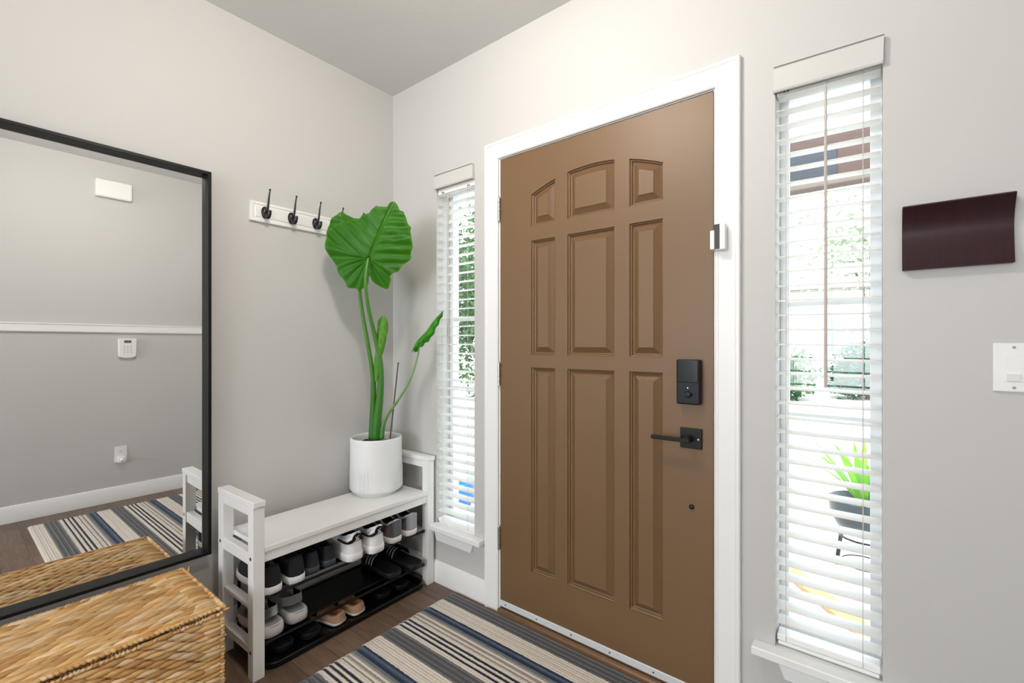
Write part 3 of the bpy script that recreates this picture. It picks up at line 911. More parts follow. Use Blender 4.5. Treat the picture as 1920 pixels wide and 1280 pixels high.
# ---------------------------------------------------------------- woven basket trunk
BX0, BX1, BYR, BYL, BZ = .035, .440, -1.004, -1.90, .350
basket = thing('woven_basket', 'large rectangular woven water hyacinth basket trunk with lid below the mirror', 'basket', ((BX0+BX1)/2, (BYR+BYL)/2, 0))
BCX, BCY = (BX0+BX1)/2, (BYR+BYL)/2
M_weave = attr_mat('water_hyacinth', .62, bump=.35, bscale=350, spec=.35)
def hyc():
    b = random.choice([(.66, .41, .17), (.70, .46, .22), (.60, .35, .135), (.76, .55, .32), (.52, .28, .10)])
    k = random.uniform(.88, 1.15)
    return tuple(min(1, c*k) for c in b)
class Spin:
    def __init__(s): s.v = []; s.f = []; s.c = []; s.tip = .16
    def add(s, p, d, n, ln, rw, rt, bend=0.0, col=None, seg=6, k=6):
        """spindle: centre p, direction d, outward normal n"""
        d = Vector(d).normalized(); n = Vector(n); n = (n-d*n.dot(d)).normalized(); w = d.cross(n)
        col = col or hyc(); base = len(s.v)
        for i in range(seg+1):
            u = -1+2*i/seg; env = max(s.tip, (1-abs(u)**2.2))**.62
            c = Vector(p)+d*(u*ln/2)+n*(rt*.9*(1-u*u)-rt*.55)+w*(bend*u)
            for j in range(k):
                a = 2*PI*j/k
                s.v.append(c+n*(math.cos(a)*rt*env)+w*(math.sin(a)*rw*env)); s.c.append(col)
        s.f.append(tuple(range(base, base+k))); s.f.append(tuple(range(base+seg*k, base+seg*k+k)))
        for i in range(seg):
            for j in range(k):
                a0 = base+i*k+j; a1 = base+i*k+(j+1) % k
                s.f.append((a0, a1, a1+k, a0+k))
    def build(s, name, m, parent):
        me = bpy.data.meshes.new(name)
        off = Vector((BCX, BCY, 0))
        me.from_pydata([v-off for v in s.v], [], s.f); me.materials.append(m)
        at = me.color_attributes.new('tint', 'FLOAT_COLOR', 'POINT')
        flat = []
        for c in s.c: flat += [*c, 1]
        at.data.foreach_set('color', flat)
        me.polygons.foreach_set('use_smooth', [True]*len(me.polygons))
        o = bpy.data.objects.new(name, me); COL.objects.link(o); o.parent = parent
        return o
J = random.uniform
def weave_face(S, org, U, V, n, lu, lv, row=.0105, step=.036, ln=.052, lean=.14, droop=0.0):
    """rows run along U, stacked along V"""
    U = Vector(U); V = Vector(V); n = Vector(n); org = Vector(org)
    nr = int(lv/row); patch = {}
    for r_ in range(nr+1):
        v = r_*lv/nr
        k = 0; u = -step*((r_ % 2)*.5)
        sgn = 1
        while u < lu+step*.4:
            uu = min(max(u+J(-.004, .004), ln*.42), lu-ln*.42)
            key = (int(uu/.11), int(v/.06)); 
            if key not in patch: patch[key] = J(.86, 1.12)
            wob = .0025*noise.noise(Vector((uu*9, v*9, 3.1)))*2
            c = tuple(min(1, q*patch[key]) for q in hyc())
            S.add(org+U*uu+V*(v+J(-.0012, .0012))+n*(wob), U+V*(lean+J(-.08, .08)), n, ln*J(.85, 1.2), row*J(.58, .70), row*J(.44, .56), bend=J(-.002, .002), col=c)
            u += step
S = Spin()
weave_face(S, (BX1-.004, BYR-.004, .006), (0, -1, 0), (0, 0, 1), (1, 0, 0), abs(BYL-BYR)-.008, BZ-.028, row=.0140, step=.050, ln=.074, lean=.14)
weave_face(S, (BX0+.004, BYR-.004, .006), (1, 0, 0), (0, 0, 1), (0, 1, 0), BX1-BX0-.008, BZ-.028, row=.0140, step=.050, ln=.072, lean=.12)
weave_face(S, (BX0+.002, BYR-.004, .006), (0, -1, 0), (0, 0, 1), (-1, 0, 0), abs(BYL-BYR)-.008, BZ-.028, row=.020, step=.070, ln=.10)
z = .01; S.tip = .5
while z < BZ-.02:        # wrapped corner posts
    S.add((BX1-.005, BYR-.005, z), (1, -1, .35), (1, 1, 0), .017, .0066, .0066); S.add((BX0+.003, BYR-.003, z), (1, 1, .3), (-1, 1, 0), .026, .0068, .0068)
    z += .0115
S.build('basket_body', M_weave, basket)
bxo('basket_core', BX0+.006-BCX, BX1-.006-BCX, BYL+.006-BCY, BYR-.006-BCY, 0, BZ-.022, mat('weave_shadow_fibre', (.30, .17, .07), .9), basket, bevel=0)
S = Spin()
weave_face(S, (BX0+.010, BYR-.006, BZ-.007), (0, -1, 0), (1, 0, 0), (0, 0, 1), abs(BYL-BYR)-.012, BX1-BX0-.024, row=.0180, step=.060, ln=.096, lean=.13)
S.tip = .45
y = BYR-.004
k = 0
while y > BYL:            # two braided rims at the front edge, lid above body
    S.add((BX1-.001, y, BZ-.003), (.35, -1, .5), (1, 0, .6), .020, .0062, .0062)
    S.add((BX0+.002, y, BZ-.003), (.35, -1, .5), (-1, 0, .6), .024, .0062, .0062)
    y -= .0125; k += 1
x = BX0+.004
while x < BX1:
    S.add((x, BYR-.001, BZ-.004), (1, .25, .4), (0, 1, .6), .022, .0062, .0062); x += .0125
for q in ((BX1+.004, BYR+.002, BZ-.010, (1, .5, .3)), (BX0+.05, BYR+.004, BZ+.004, (-.2, .3, 1)), (BX1-.03, BYR+.004, BZ-.03, (.7, 1, .2))):
    S.add(q[:3], q[3], (1, 0, 0), .030, .0035, .0035)
lid = S.build('basket_lid', M_weave, basket)
bxo('lid_core', BX0+.006-BCX, BX1-.006-BCX, BYL+.006-BCY, BYR-.006-BCY, BZ-.014, BZ-.008, MATS['weave_shadow_fibre'], lid, bevel=0)
S = Spin(); S.tip = .4
y = BYR-.006
while y > BYL:
    S.add((BX1-.001, y, BZ-.0215), (.30, -1, -.45), (1, 0, 0), .019, .0052, .0056, col=hyc()); y -= .0120
S.build('basket_rim', M_weave, basket)
S = Spin()
y = BYR-.05
while y > BYL:            # dark stitching between lid and rim
    if noise.noise(Vector((0, y*7, 0))) > -.25:
        S.add((BX1+.0015, y, BZ-.0125), (0, J(-.5, .5), 1), (1, 0, 0), .011, .0016, .0016, col=(.06, .035, .02), seg=4, k=5)
    y -= .0085
S.build('stitching', M_weave, lid)['kind'] = 'stuff'

# ---------------------------------------------------------------- striped rug
def rug():
    P_ = .343
    stops = [(0, 'cr'), (.055, 'c2'), (.075, 'cr'), (.125, 'c2'), (.145, 'cr'), (.215, 'nv'), (.25, 'bl'), (.275, 'bd'), (.295, 'nv'), (.335, 'sl'), (.365, 'gr'), (.392, 'cr'),
             (.425, 'ta'), (.455, 'cr'), (.49, 'ta'), (.512, 'cr'), (.568, 'bk'), (.598, 'cr'), (.630, 'bk'), (.660, 'cr'), (.700, 'bk'), (.730, 'cr'), (.785, 'gm'), (.815, 'gd'), (.850, 'gm'), (.875, 'gd'), (.915, 'gm'), (.940, 'gd'), (.975, 'gm')]
    C_ = dict(cr=(.78, .71, .625), c2=(.67, .60, .52), nv=(.012, .022, .058), bl=(.10, .145, .205), bd=(.045, .075, .13), sl=(.15, .175, .195), gr=(.30, .285, .26), ta=(.33, .285, .245),
              bk=(.010, .013, .028), gm=(.175, .175, .178), gd=(.085, .085, .092))
    m = bpy.data.materials.new('striped_wool'); m.use_nodes = True
    nt = m.node_tree; N = nt.nodes; L = nt.links; p = N['Principled BSDF']
    tc = N.new('ShaderNodeTexCoord'); sp = N.new('ShaderNodeSeparateXYZ'); L.new(tc.outputs['Object'], sp.inputs[0])
    nz = N.new('ShaderNodeTexNoise'); nz.inputs['Scale'].default_value = 160; nz.inputs['Detail'].default_value = 2; L.new(tc.outputs['Object'], nz.inputs['Vector'])
    ad = N.new('ShaderNodeMath'); ad.operation = 'MULTIPLY_ADD'; ad.inputs[1].default_value = .006; ad.inputs[2].default_value = -.003
    L.new(nz.outputs['Fac'], ad.inputs[0])
    su = N.new('ShaderNodeMath'); su.operation = 'ADD'; L.new(sp.outputs['Y'], su.inputs[0]); L.new(ad.outputs[0], su.inputs[1])
    dv = N.new('ShaderNodeMath'); dv.operation = 'MULTIPLY_ADD'; dv.inputs[1].default_value = -1/P_; dv.inputs[2].default_value = (-.115)/P_+1.0   # object y=0 is the door edge, world y = -.0
    L.new(su.outputs[0], dv.inputs[0])
    fr = N.new('ShaderNodeMath'); fr.operation = 'FRACT'; L.new(dv.outputs[0], fr.inputs[0])
    rp = N.new('ShaderNodeValToRGB'); cr = rp.color_ramp; cr.interpolation = 'CONSTANT'
    cr.elements[0].position = 0; cr.elements[0].color = (*C_['cr'], 1)
    cr.elements[1].position = stops[1][0]; cr.elements[1].color = (*C_[stops[1][1]], 1)
    for s_, c_ in stops[2:]:
        e = cr.elements.new(s_); e.color = (*C_[c_], 1)
    L.new(fr.outputs[0], rp.inputs[0])
    n2 = N.new('ShaderNodeTexNoise'); n2.inputs['Scale'].default_value = 420; n2.inputs['Detail'].default_value = 3; L.new(tc.outputs['Object'], n2.inputs['Vector'])
    r2 = N.new('ShaderNodeValToRGB'); r2.color_ramp.elements[0].color = (.72, .72, .72, 1); r2.color_ramp.elements[1].color = (1.2, 1.2, 1.2, 1)
    r2.color_ramp.elements[0].position = .3; r2.color_ramp.elements[1].position = .7
    L.new(n2.outputs['Fac'], r2.inputs[0])
    mx = N.new('ShaderNodeMixRGB'); mx.blend_type = 'MULTIPLY'; mx.inputs[0].default_value = 1
    L.new(rp.outputs[0], mx.inputs[1]); L.new(r2.outputs[0], mx.inputs[2]); L.new(mx.outputs[0], p.inputs['Base Color'])
    p.inputs['Roughness'].default_value = .95; p.inputs['Sheen Weight'].default_value = .2; p.inputs['Specular IOR Level'].default_value = .1
    b = N.new('ShaderNodeBump'); b.inputs['Strength'].default_value = .7; b.inputs['Distance'].default_value = .004
    L.new(n2.outputs['Fac'], b.inputs['Height']); L.new(b.outputs[0], p.inputs['Normal'])
    X0, X1, Y0, Y1 = .502, 2.27, -.036, -1.213
    bm = B(); ny = 410; nx = 70
    grid = []
    for j in range(ny+1):
        y = Y0+(Y1-Y0)*j/ny; row = []
        for i in range(nx+1):
            x = X0+(X1-X0)*i/nx
            e = min(1, min(i, nx-i)/1.0, min(j, ny-j)/3.0)
            z = .0135*(.35+.65*e**.5) if e > 0 else .0
            if e > 0: z += .0011*math.cos(2*PI*y/.0115)+.0012*noise.noise(Vector((x*60, y*60, 0)))
            xo = .0025*noise.noise(Vector((x*3, y*40, 5))) if i in (0, 1, nx) else 0
            row.append(bm.verts.new((x+xo, y, z)))
        grid.append(row)
    for j in range(ny):
        for i in range(nx): bm.faces.new((grid[j][i], grid[j][i+1], grid[j+1][i+1], grid[j+1][i]))
    o = obj('rug', bm, m, smooth=180)
    tag(o, 'striped area rug in cream, navy, black and grey on the floor before the door', 'rug')
rug()

# ---------------------------------------------------------------- potted plant
PX, PY, PZ = .146, -.212, ZS
PFW = 2.318
Fd = Vector((-math.sin(math.radians(38.42)), math.cos(math.radians(38.42)), 0))
Rd = Vector((math.cos(math.radians(38.42)), math.sin(math.radians(38.42)), 0))
CAMP = Vector((2.117, -1.598, 1.208))
plant = thing('potted_plant', 'tall elephant ear plant with one big leaf in a white pot on the bench', 'plant', (PX, PY, PZ))
M_pot = mat('white_ceramic', (.78, .79, .80), .38, bump=.05, bscale=50, spec=.5)
bm = B()
nseg = 120
prof = [(.098, .0), (.099, .012), (.104, .0135), (.118, .017), (.1265, .028), (.1275, .05), (.127, .09), (.1265, .13), (.126, .17), (.1255, .21), (.125, .245), (.1255, .270), (.124, .2755), (.120, .277), (.116, .2755), (.1145, .268), (.1145, .235), (.1145, .228)]
zs = []
dense = []
for (r0_, z0_), (r1_, z1_) in zip(prof, prof[1:]):
    nn = max(1, int((z1_-z0_)/.006)) if z1_ > z0_ else 1
    for k in range(nn): dense.append((r0_+(r1_-r0_)*k/nn, z0_+(z1_-z0_)*k/nn))
dense.append(prof[-1])
rings = []
for idx, (r_, z_) in enumerate(dense):
    ring = []
    for i in range(nseg*2):
        a = 2*PI*i/(nseg*2); dr = 0
        if r_ > .12 and .025 < z_ < .19 and idx < len(dense)-12:
            # irregular vertical drip ribs that start at differing heights
            topz = .125+.05*noise.noise(Vector((math.cos(a)*3, math.sin(a)*3, 0)))+.04*noise.noise(Vector((math.cos(a)*14, math.sin(a)*14, 4)))
            gate = max(0, min(1, (topz-z_)/.012))
            edge = max(0, noise.noise(Vector((math.cos(a)*1.2+5, math.sin(a)*1.2, 0)))+.35)
            dr = gate*(.0030*math.sin(a*58+1.6*noise.noise(Vector((a*4, z_*16, 1)))))*min(1, edge*1.8)
        ring.append(bm.verts.new(((r_+dr)*math.cos(a), (r_+dr)*math.sin(a), z_)))
    rings.append(ring)
for a, b_ in zip(rings, rings[1:]):
    n = len(a)
    for i in range(n): bm.faces.new((a[i], a[(i+1) % n], b_[(i+1) % n], b_[i]))
bm.faces.new(rings[0][::-1])
obj('pot', bm, M_pot, plant, smooth=60)
bm = B()
rg = []
for j in range(9):
    r_ = .1145*j/8; ring = []
    for i in range(40):
        a = 2*PI*i/40
        ring.append(bm.verts.new((r_*math.cos(a), r_*math.sin(a), .236+.012*noise.noise(Vector((r_*40*math.cos(a), r_*40*math.sin(a), 2)))+(0 if j < 8 else 0))))
    rg.append(ring)
for a, b_ in zip(rg, rg[1:]):
    for i in range(40): bm.faces.new((a[i], a[(i+1) % 40], b_[(i+1) % 40], b_[i]))
obj('soil', bm, mat('potting_soil', (.030, .020, .014), .95, bump=1.0, bscale=120, var=.5, vscale=60), plant, smooth=60)

def LP(px, py, fw):      # plant-local point lying fw metres in front of where the photographer stood
    d = Fd+Rd*((px-960)/861)+Vector((0, 0, (645-py)/861))
    return CAMP+d*fw-Vector((PX, PY, PZ))
M_leaf = attr_mat('leaf_green', .44, bump=.05, bscale=40, trans=.42, spec=.38)
M_stem = attr_mat('petiole_green', .4, spec=.45)

def tinted(name, verts, faces, cols, m, parent, subd=0):
    me = bpy.data.meshes.new(name); me.from_pydata(verts, [], faces); me.materials.append(m)
    at = me.color_attributes.new('tint', 'FLOAT_COLOR', 'POINT'); fl = []
    for c in cols: fl += [*c, 1]
    at.data.foreach_set('color', fl)
    me.polygons.foreach_set('use_smooth', [True]*len(me.polygons))
    o = bpy.data.objects.new(name, me); COL.objects.link(o); o.parent = parent
    return o

def big_leaf(name, outline, att, tip, fw, tilt, base=(.030, .175, .002), vein=(.08, .27, .010), cup=.05, amp=.0045, seed=0):
    """outline in the leaf's own plane (source px of the photo, scaled to metres by its distance)"""
    k = fw/861
    ax, ay = att
    O = [Vector(((x-ax)*k, -(y-ay)*k)) for x, y in outline]
    # resample closed outline
    n = 200; cl = []
    pts = O+[O[0]]
    seglen = [(pts[i+1]-pts[i]).length for i in range(len(O))]; tot = sum(seglen)
    for s_ in range(n):
        d = tot*s_/n; i = 0
        while d > seglen[i]: d -= seglen[i]; i += 1
        t = d/seglen[i]
        p0, p1, p2, p3 = O[i-1], O[i], O[(i+1) % len(O)], O[(i+2) % len(O)]
        cl.append(.5*((2*p1)+(p2-p0)*t+(2*p0-5*p1+4*p2-p3)*t*t+(3*p1-p0-3*p2+p3)*t**3))
    T = Vector(((tip[0]-ax)*k, -(tip[1]-ay)*k)); tl = T.length; T = T/tl; Q = Vector((-T.y, T.x))
    C0 = CAMP+(Fd+Rd*((ax-960)/861)+Vector((0, 0, (645-ay)/861)))*fw-Vector((PX, PY, PZ))
    rings_ = 30
    V_, F_, C_ = [], [], []
    def put(p, f):
        s_ = p.dot(T); q = p.dot(Q); aq = abs(q)
        ph = (s_-.42*aq)/.046
        ang = math.atan2(q, s_)
        w = min(1, aq/.025)*min(1, p.length/.03)
        if s_ < -.0: ph = ang*2.4+seed
        rip = math.cos(2*PI*ph)
        mid = math.exp(-(q/.0045)**2) if s_ > 0 else 0
        vn = max(0, -rip-.86)/.14*w
        z = amp*rip*w*(.5+f*.5) - .006*mid
        z += -cup*(p.length/.2)**2*.5 + .014*f**3*noise.noise(Vector((math.cos(ang)*3+seed, math.sin(ang)*3, 2)))*2
        z += tilt[0]*p.x+tilt[1]*p.y
        V_.append(C0+Rd*p.x+Vector((0, 0, p.y))-Fd*z)
        m_ = max(mid*.6, vn*.45)
        nn = .5+.5*noise.noise(Vector((p.x*14, p.y*14, seed)))
        c = [b_*(.80+.4*nn) for b_ in base]
        c = [c[i]*(1-m_)+vein[i]*m_ for i in range(3)]
        if f > .965: c = [c[i]*.5+vein[i]*.5 for i in range(3)]
        C_.append(tuple(c))
    put(Vector((0, 0)), 0)
    for r_ in range(1, rings_+1):
        f = r_/rings_
        for p in cl: put(p*f, f)
    for i in range(n):
        F_.append((0, 1+i, 1+(i+1) % n))
        for r_ in range(rings_-1):
            a = 1+r_*n+i; b_ = 1+r_*n+(i+1) % n
            F_.append((a, b_, b_+n, a+n))
    return tinted(name, V_, F_, C_, M_leaf, plant)

cr = [(1120, 85), (1165, 130), (1190, 190), (1240, 215), (1270, 290), (1300, 370), (1330, 400), (1335, 480), (1345, 600), (1345, 660), (1320, 720), (1325, 790), (1240, 860), (1180, 940), (1080, 1000), (1085, 1040), (1060, 1130), (1020, 1150), (950, 1120), (885, 1070), (840, 1000),
      (815, 1110), (740, 1150), (700, 1185), (665, 1150), (570, 1140), (545, 1090), (520, 1040), (460, 970), (450, 900), (420, 850), (350, 760), (320, 700), (310, 640), (315, 540), (325, 470), (400, 410), (520, 350), (700, 318), (760, 272), (842, 246), (884, 190), (915, 152), (950, 165), (1040, 160), (1075, 110)]
lf = [(560+x/6.4, 360+y/6.4) for x, y in cr]
big_leaf('leaf', lf, (690.5, 485), (735, 373), 2.10, (-.05, .10))
cr2 = [(510, 230), (560, 260), (640, 300), (720, 325), (790, 400), (800, 600), (740, 820), (600, 860), (450, 750), (360, 600), (330, 480), (380, 370), (450, 280)]
lf2 = [(560+x/6.4, 360+y/6.4) for x, y in cr2]
big_leaf('leaf', lf2, (672, 480), (640, 396), 2.195, (.02, .02), seed=3.3, cup=.0, amp=.003)

def stem(name, pts, rads, c0=(.035, .16, .02), c1=(.10, .27, .04)):
    P_ = spline(pts, 36); bm = B(); n = 12
    R_ = [interp([(i/(len(rads)-1), r_) for i, r_ in enumerate(rads)], k/35) for k in range(36)]
    tube(bm, P_, R_, n)
    V_ = [v.co.copy() for v in bm.verts]; bm.verts.index_update()
    F_ = [tuple(v.index for v in f.verts) for f in bm.faces]
    C_ = []
    for k in range(36):
        f = k/35
        for j in range(n): C_.append(tuple(c0[i]*(1-f)+c1[i]*f for i in range(3)))
    bm.free()
    return tinted(name, V_, F_, C_, M_stem, plant)
stem('petiole', [LP(704, 826, 2.305), LP(707, 790, 2.30), LP(711, 756, 2.29), LP(714, 716, 2.27), LP(712.5, 675, 2.25), LP(703, 630, 2.22), LP(692, 582, 2.15), LP(686, 541, 2.095), LP(686.5, 510, 2.075), LP(690.5, 484, 2.090)],
     [.0235, .0215, .0185, .0150, .0125, .0105, .0090, .0078, .0066, .0050])
stem('petiole', [LP(698, 826, 2.32), LP(699, 790, 2.315), LP(700, 756, 2.30), LP(700, 716, 2.28), LP(697, 687, 2.265), LP(688.5, 638, 2.24), LP(680, 590, 2.22), LP(674.5, 543, 2.195), LP(673, 500, 2.197), LP(672, 480, 2.198)],
     [.020, .0175, .0150, .0125, .0110, .0100, .0088, .0078, .0066, .0050])
stem('petiole', [LP(716, 822, 2.26), LP(718, 800, 2.26), LP(726, 779, 2.26), LP(748, 748, 2.25), LP(769, 712, 2.235), LP(782, 672, 2.22), LP(786, 652, 2.215), LP(788.4, 637, 2.21)],
     [.013, .0105, .0075, .0058, .0050, .0044, .0038, .0030], c1=(.25, .45, .16))
# furled new leaf
def furled(name, pts, rads, flat=1.0):
    P_ = spline(pts, 30); V_, F_, C_ = [], [], []; n = 18
    for k, p in enumerate(P_):
        f = k/29; r_ = interp([(i/(len(rads)-1), q) for i, q in enumerate(rads)], f)
        for j in range(n):
            a = 2*PI*j/n
            rr_ = r_*(1+.10*math.cos(a*2+f*6)+.05*math.sin(5*a+f*20))
            V_.append(p+Rd*(math.cos(a)*rr_)-Fd*(math.sin(a)*rr_*.55)+Vector((0, 0, 0)))
            s_ = .5+.5*noise.noise(Vector((math.cos(a)*2, f*18+a, 1)))
            vv = 1 if abs(((f*9+abs(math.cos(a))*1.2) % 1)-.5) < .07 else 0
            C_.append((.10+.08*s_+.10*vv, .34+.12*s_+.08*vv, .03+.03*s_))
    for k in range(29):
        for j in range(n):
            a = k*n+j; b_ = k*n+(j+1) % n; F_.append((a, b_, b_+n, a+n))
    F_.append(tuple(range(n))[::-1]); F_.append(tuple(range(29*n, 30*n)))
    return tinted(name, V_, F_, C_, M_leaf, plant)
furled('furled_leaf', [LP(705, 716, 2.25), LP(706, 700, 2.25), LP(709, 672, 2.245), LP(714, 645, 2.24), LP(717, 620, 2.235), LP(718, 603, 2.23), LP(718, 593, 2.23)], [.004, .010, .017, .024, .028, .024, .009])
# small side leaf, seen almost edge-on
def side_leaf():
    ctr = spline([LP(775, 655, 2.215), LP(781, 643, 2.21), LP(790, 632, 2.205), LP(800, 622, 2.20), (LP(812, 605, 2.20)), LP(823, 592, 2.20), LP(833, 583, 2.195)], 40)
    V_, F_, C_ = [], [], []; m_ = 10
    for k, p in enumerate(ctr):
        f = k/39; w = .072*math.sin(PI*min(1, f*.93+.07))**.7
        tdir = (ctr[min(k+1, 39)]-ctr[max(k-1, 0)]).normalized()
        side = tdir.cross(Vector((0, 0, 1))).normalized()
        up = side.cross(tdir).normalized()
        for j in range(m_+1):
            s_ = -1+2*j/m_
            rip = .0035*math.sin(f*36+abs(s_)*3)*abs(s_)
            q = p+side*(s_*w*.62)*1.0+up*(-abs(s_)*w*.42+rip+.004)-tdir*(abs(s_)*.012)
            V_.append(q)
            mid = 1 if j == m_//2 else 0
            C_.append((.05+.07*mid, .30+.05*math.sin(f*36), .015+.03*mid))
    for k in range(39):
        for j in range(m_):
            a = k*(m_+1)+j; F_.append((a, a+1, a+m_+2, a+m_+1))
    return tinted('leaf', V_, F_, C_, M_leaf, plant)
side_leaf()
bm = B(); tube(bm, [LP(731.5, 822, 2.27), LP(739, 752, 2.27), LP(746.6, 681, 2.27)], [.0034, .0032, .0028], 8)
lathe(bm, [(.001, -.004), (.0042, -.002), (.0046, .002), (.002, .005)], 10, Matrix.Translation(LP(746.6, 681, 2.27)), cap0=True, cap1=True)
obj('support_stake', bm, mat('dark_stake', (.07, .045, .035), .6), plant)

# ---------------------------------------------------------------- things on the opposite wall, seen in the mirror
k_ = thing('alarm_keypad', 'white alarm keypad with small grey display, seen in the mirror below the chair rail', 'alarm keypad', (W, -.656, 1.176))
bm = B(); o_ = []
prism(bm, [(-.053, -.064), (-.03, -.074), (0, -.077), (.03, -.074), (.053, -.064), (.056, .075), (-.056, .075)], 'x', -.024, 0)
obj('keypad_body', bm, M_plastic, k_, bevel=.005, seg=3)
bm = B(); box(bm, -.0255, -.0238, -.022, .022, .042, .062); obj('display', bm, mat('display_grey', (.12, .13, .12), .2), k_)
for i in range(3):
    for j in range(4):
        bm = B(); box(bm, -.0258, -.0238, -.026+.0205*i, -.015+.0205*i, .018-.0155*j-.006, .018-.0155*j); obj('key', bm, mat('key_grey', (.50, .51, .50), .5), k_, bevel=.0005)
ch = thing('door_chime', 'white rectangular door chime box high on the wall reflected in the mirror', 'door chime', (W, -.738, 2.384))
bm = B(); box(bm, -.045, 0, -.108, .108, -.066, .066); obj('chime_cover', bm, M_plastic, ch, bevel=.012, seg=4)
ot = thing('wall_outlet', 'white wall outlet above the baseboard reflected in the mirror', 'outlet', (W, -.694, .358))
bm = B(); box(bm, -.006, 0, -.037, .037, -.060, .060); obj('outlet_plate', bm, M_plastic, ot, bevel=.002)
for z in (.022, -.022):
    bm = B(); box(bm, -.0075, -.0058, -.016, .016, z-.014, z+.014); rc = obj('receptacle', bm, M_plastic, ot, bevel=.003)
    if z > 0:
        bm = B()
        for y in (-.006, .006): box(bm, -.0079, -.0074, y-.001, y+.001, z-.001, z+.007)
        box(bm, -.0079, -.0074, -.002, .002, z-.009, z-.005)
        obj('slot', bm, MATS['dark_slot'], rc, smooth=0)
nl = thing('night_light', 'small white plug in night light in the lower socket of the outlet', 'night light', (W-.0078, -.694, .322))
bm = B(); box(bm, -.030, -.001, -.022, .022, -.026, .018); obj('night_light_body', bm, M_plastic, nl, bevel=.005, seg=3)
bm = B(); lathe(bm, [(.015, 0), (.015, .003), (.010, .009), (.003, .011)], 24, Matrix.Translation((-.030, 0, -.004)) @ Matrix.Rotation(-PI/2, 4, 'Y'), cap1=True); obj('sensor_dome', bm, mat('frosted_lens', (.9, .9, .88), .25), nl)

# ---------------------------------------------------------------- ceiling lamp (lights the entry, above the frame)
lp = thing('ceiling_light', 'small round white globe ceiling light over the entry', 'ceiling light', (LAMP_POS[0], LAMP_POS[1], CEIL))
bm = B(); lathe(bm, [(.075, 0), (.075, -.012), (.060, -.026), (.050, -.040), (.050, -.060)], 36, cap0=True, cap1=True); obj('lamp_base', bm, M_nickel, lp)
bm = B(); R_ = .088; zc = LAMP_POS[2]-CEIL
lathe(bm, [(R_*math.sin(PI*i/16), zc+R_*math.cos(PI*i/16)) for i in range(1, 16)], 36, cap0=True, cap1=True)
obj('lamp_globe', bm, mat('lit_opal_glass', (.9, .9, .88), .4, emis=(1.0, .93, .84), estr=LAMP_STRENGTH), lp, smooth=60)

# ---------------------------------------------------------------- outdoors
M_conc = mat('pale_concrete', (.52, .50, .47), .85, var=.12, vscale=3, bump=.2, bscale=60)
M_grass = mat('lawn_green', (.12, .19, .05), .9, var=.4, vscale=10, bump=.5, bscale=40)
bm = B(); box(bm, -22, 24, TH, 30, -.42, -.152); obj('ground', bm, M_conc, kind='structure')
bm = B(); box(bm, -.9, 4.2, TH+.001, 2.3, -.30, -.13); obj('porch_slab', bm, mat('porch_boards', (.60, .56, .52), .7, var=.15, vscale=4, stretch=(1, 12, 1)), kind='structure', bevel=.01)
bm = B()
box(bm, -.4, 3.4, 2.0, 2.10, 2.235, 2.545)
beam = thing('porch_beam', 'reddish brown wooden porch beam with dark panels outside the right window', 'porch beam', (1.5, 2.05, 2.235))
M_beam = mat('redwood', (.075, .038, .030), .6, var=.3, vscale=5, stretch=(1.5, 8, 8))
bm = B(); box(bm, -1.9, 2.3, -.05, .05, 0, .33); obj('beam_board', bm, M_beam, beam, bevel=.004)
bm = B(); box(bm, -1.9, 2.3, -.075, -.0505, 0, .045); obj('beam_trim', bm, mat('beam_trim_tan', (.15, .12, .095), .6), beam, bevel=.003)
for x0 in (-1.5, -1.0, -.42, .16, .72, 1.3):
    bm = B(); box(bm, x0, x0+.26, -.058, -.0505, .06, .23); obj('dark_panel', bm, mat('dark_panel', (.022, .026, .040), .35), beam, bevel=.002)
M_post = mat('porch_white', (.8, .8, .79), .5)
for x in (-1.75, 2.15):
    bm = B(); box(bm, x-.07, x+.07, -.07, .07, -2.365, 0); obj('post', bm, M_post, beam, bevel=.004)

M_fol = attr_mat('foliage', .6, trans=.35, spec=.3)
def foliage_mesh(name, blobs, n, ls, base, parent):
    V_, F_, C_ = [], [], []
    for _ in range(n):
        (cx, cy, cz, rx, ry, rz) = random.choice(blobs)
        while True:
            v = Vector((J(-1, 1), J(-1, 1), J(-1, 1)))
            if .3 < v.length < 1: break
        p = Vector((cx+v.x*rx, cy+v.y*ry, cz+v.z*rz))
        d = Vector((J(-1, 1), J(-1, 1), J(-.8, .6))).normalized(); u = d.cross(Vector((J(-1, 1), J(-1, 1), J(-1, 1)))).normalized()
        s_ = ls*J(.6, 1.3); b_ = len(V_); k = J(.55, 1.5)
        V_ += [p-d*s_, p+u*s_*.42, p+d*s_, p-u*s_*.42]; F_.append((b_, b_+1, b_+2, b_+3))
        C_ += [tuple(min(1, c*k) for c in base)]*4
    return tinted(name, V_, F_, C_, M_fol, parent)
M_bark = mat('bark', (.16, .12, .09), .9, bump=.6, bscale=30)
def shrub(name, label, cat, x, y, w, h, n, ls, base, trunk=0.0, group=None, z0=-.15):
    r = thing(name, label, cat, (x, y, z0), group=group)
    blobs = []
    for _ in range(9):
        blobs.append((J(-.5, .5)*w, J(-.4, .4)*w, trunk+h*J(.25, .75), w*.42, w*.42, h*.32))
    foliage_mesh('foliage', blobs, n, ls, base, r)
    bm = B()
    tube(bm, spline([(0, 0, 0), (.02*w, 0, (trunk+h*.4)*.5), (0, .03*w, trunk+h*.5)], 8), [max(.02, w*.045)]*3+[max(.015, w*.035)]*3+[w*.02]*2, 10)
    for k in range(5):
        a = 2*PI*k/5; tube(bm, [(0, 0, trunk*.8+h*.15), (math.cos(a)*w*.25, math.sin(a)*w*.25, trunk+h*.45)], [w*.02+.008, .006], 6)
    obj('trunk', bm, M_bark, r)
    return r
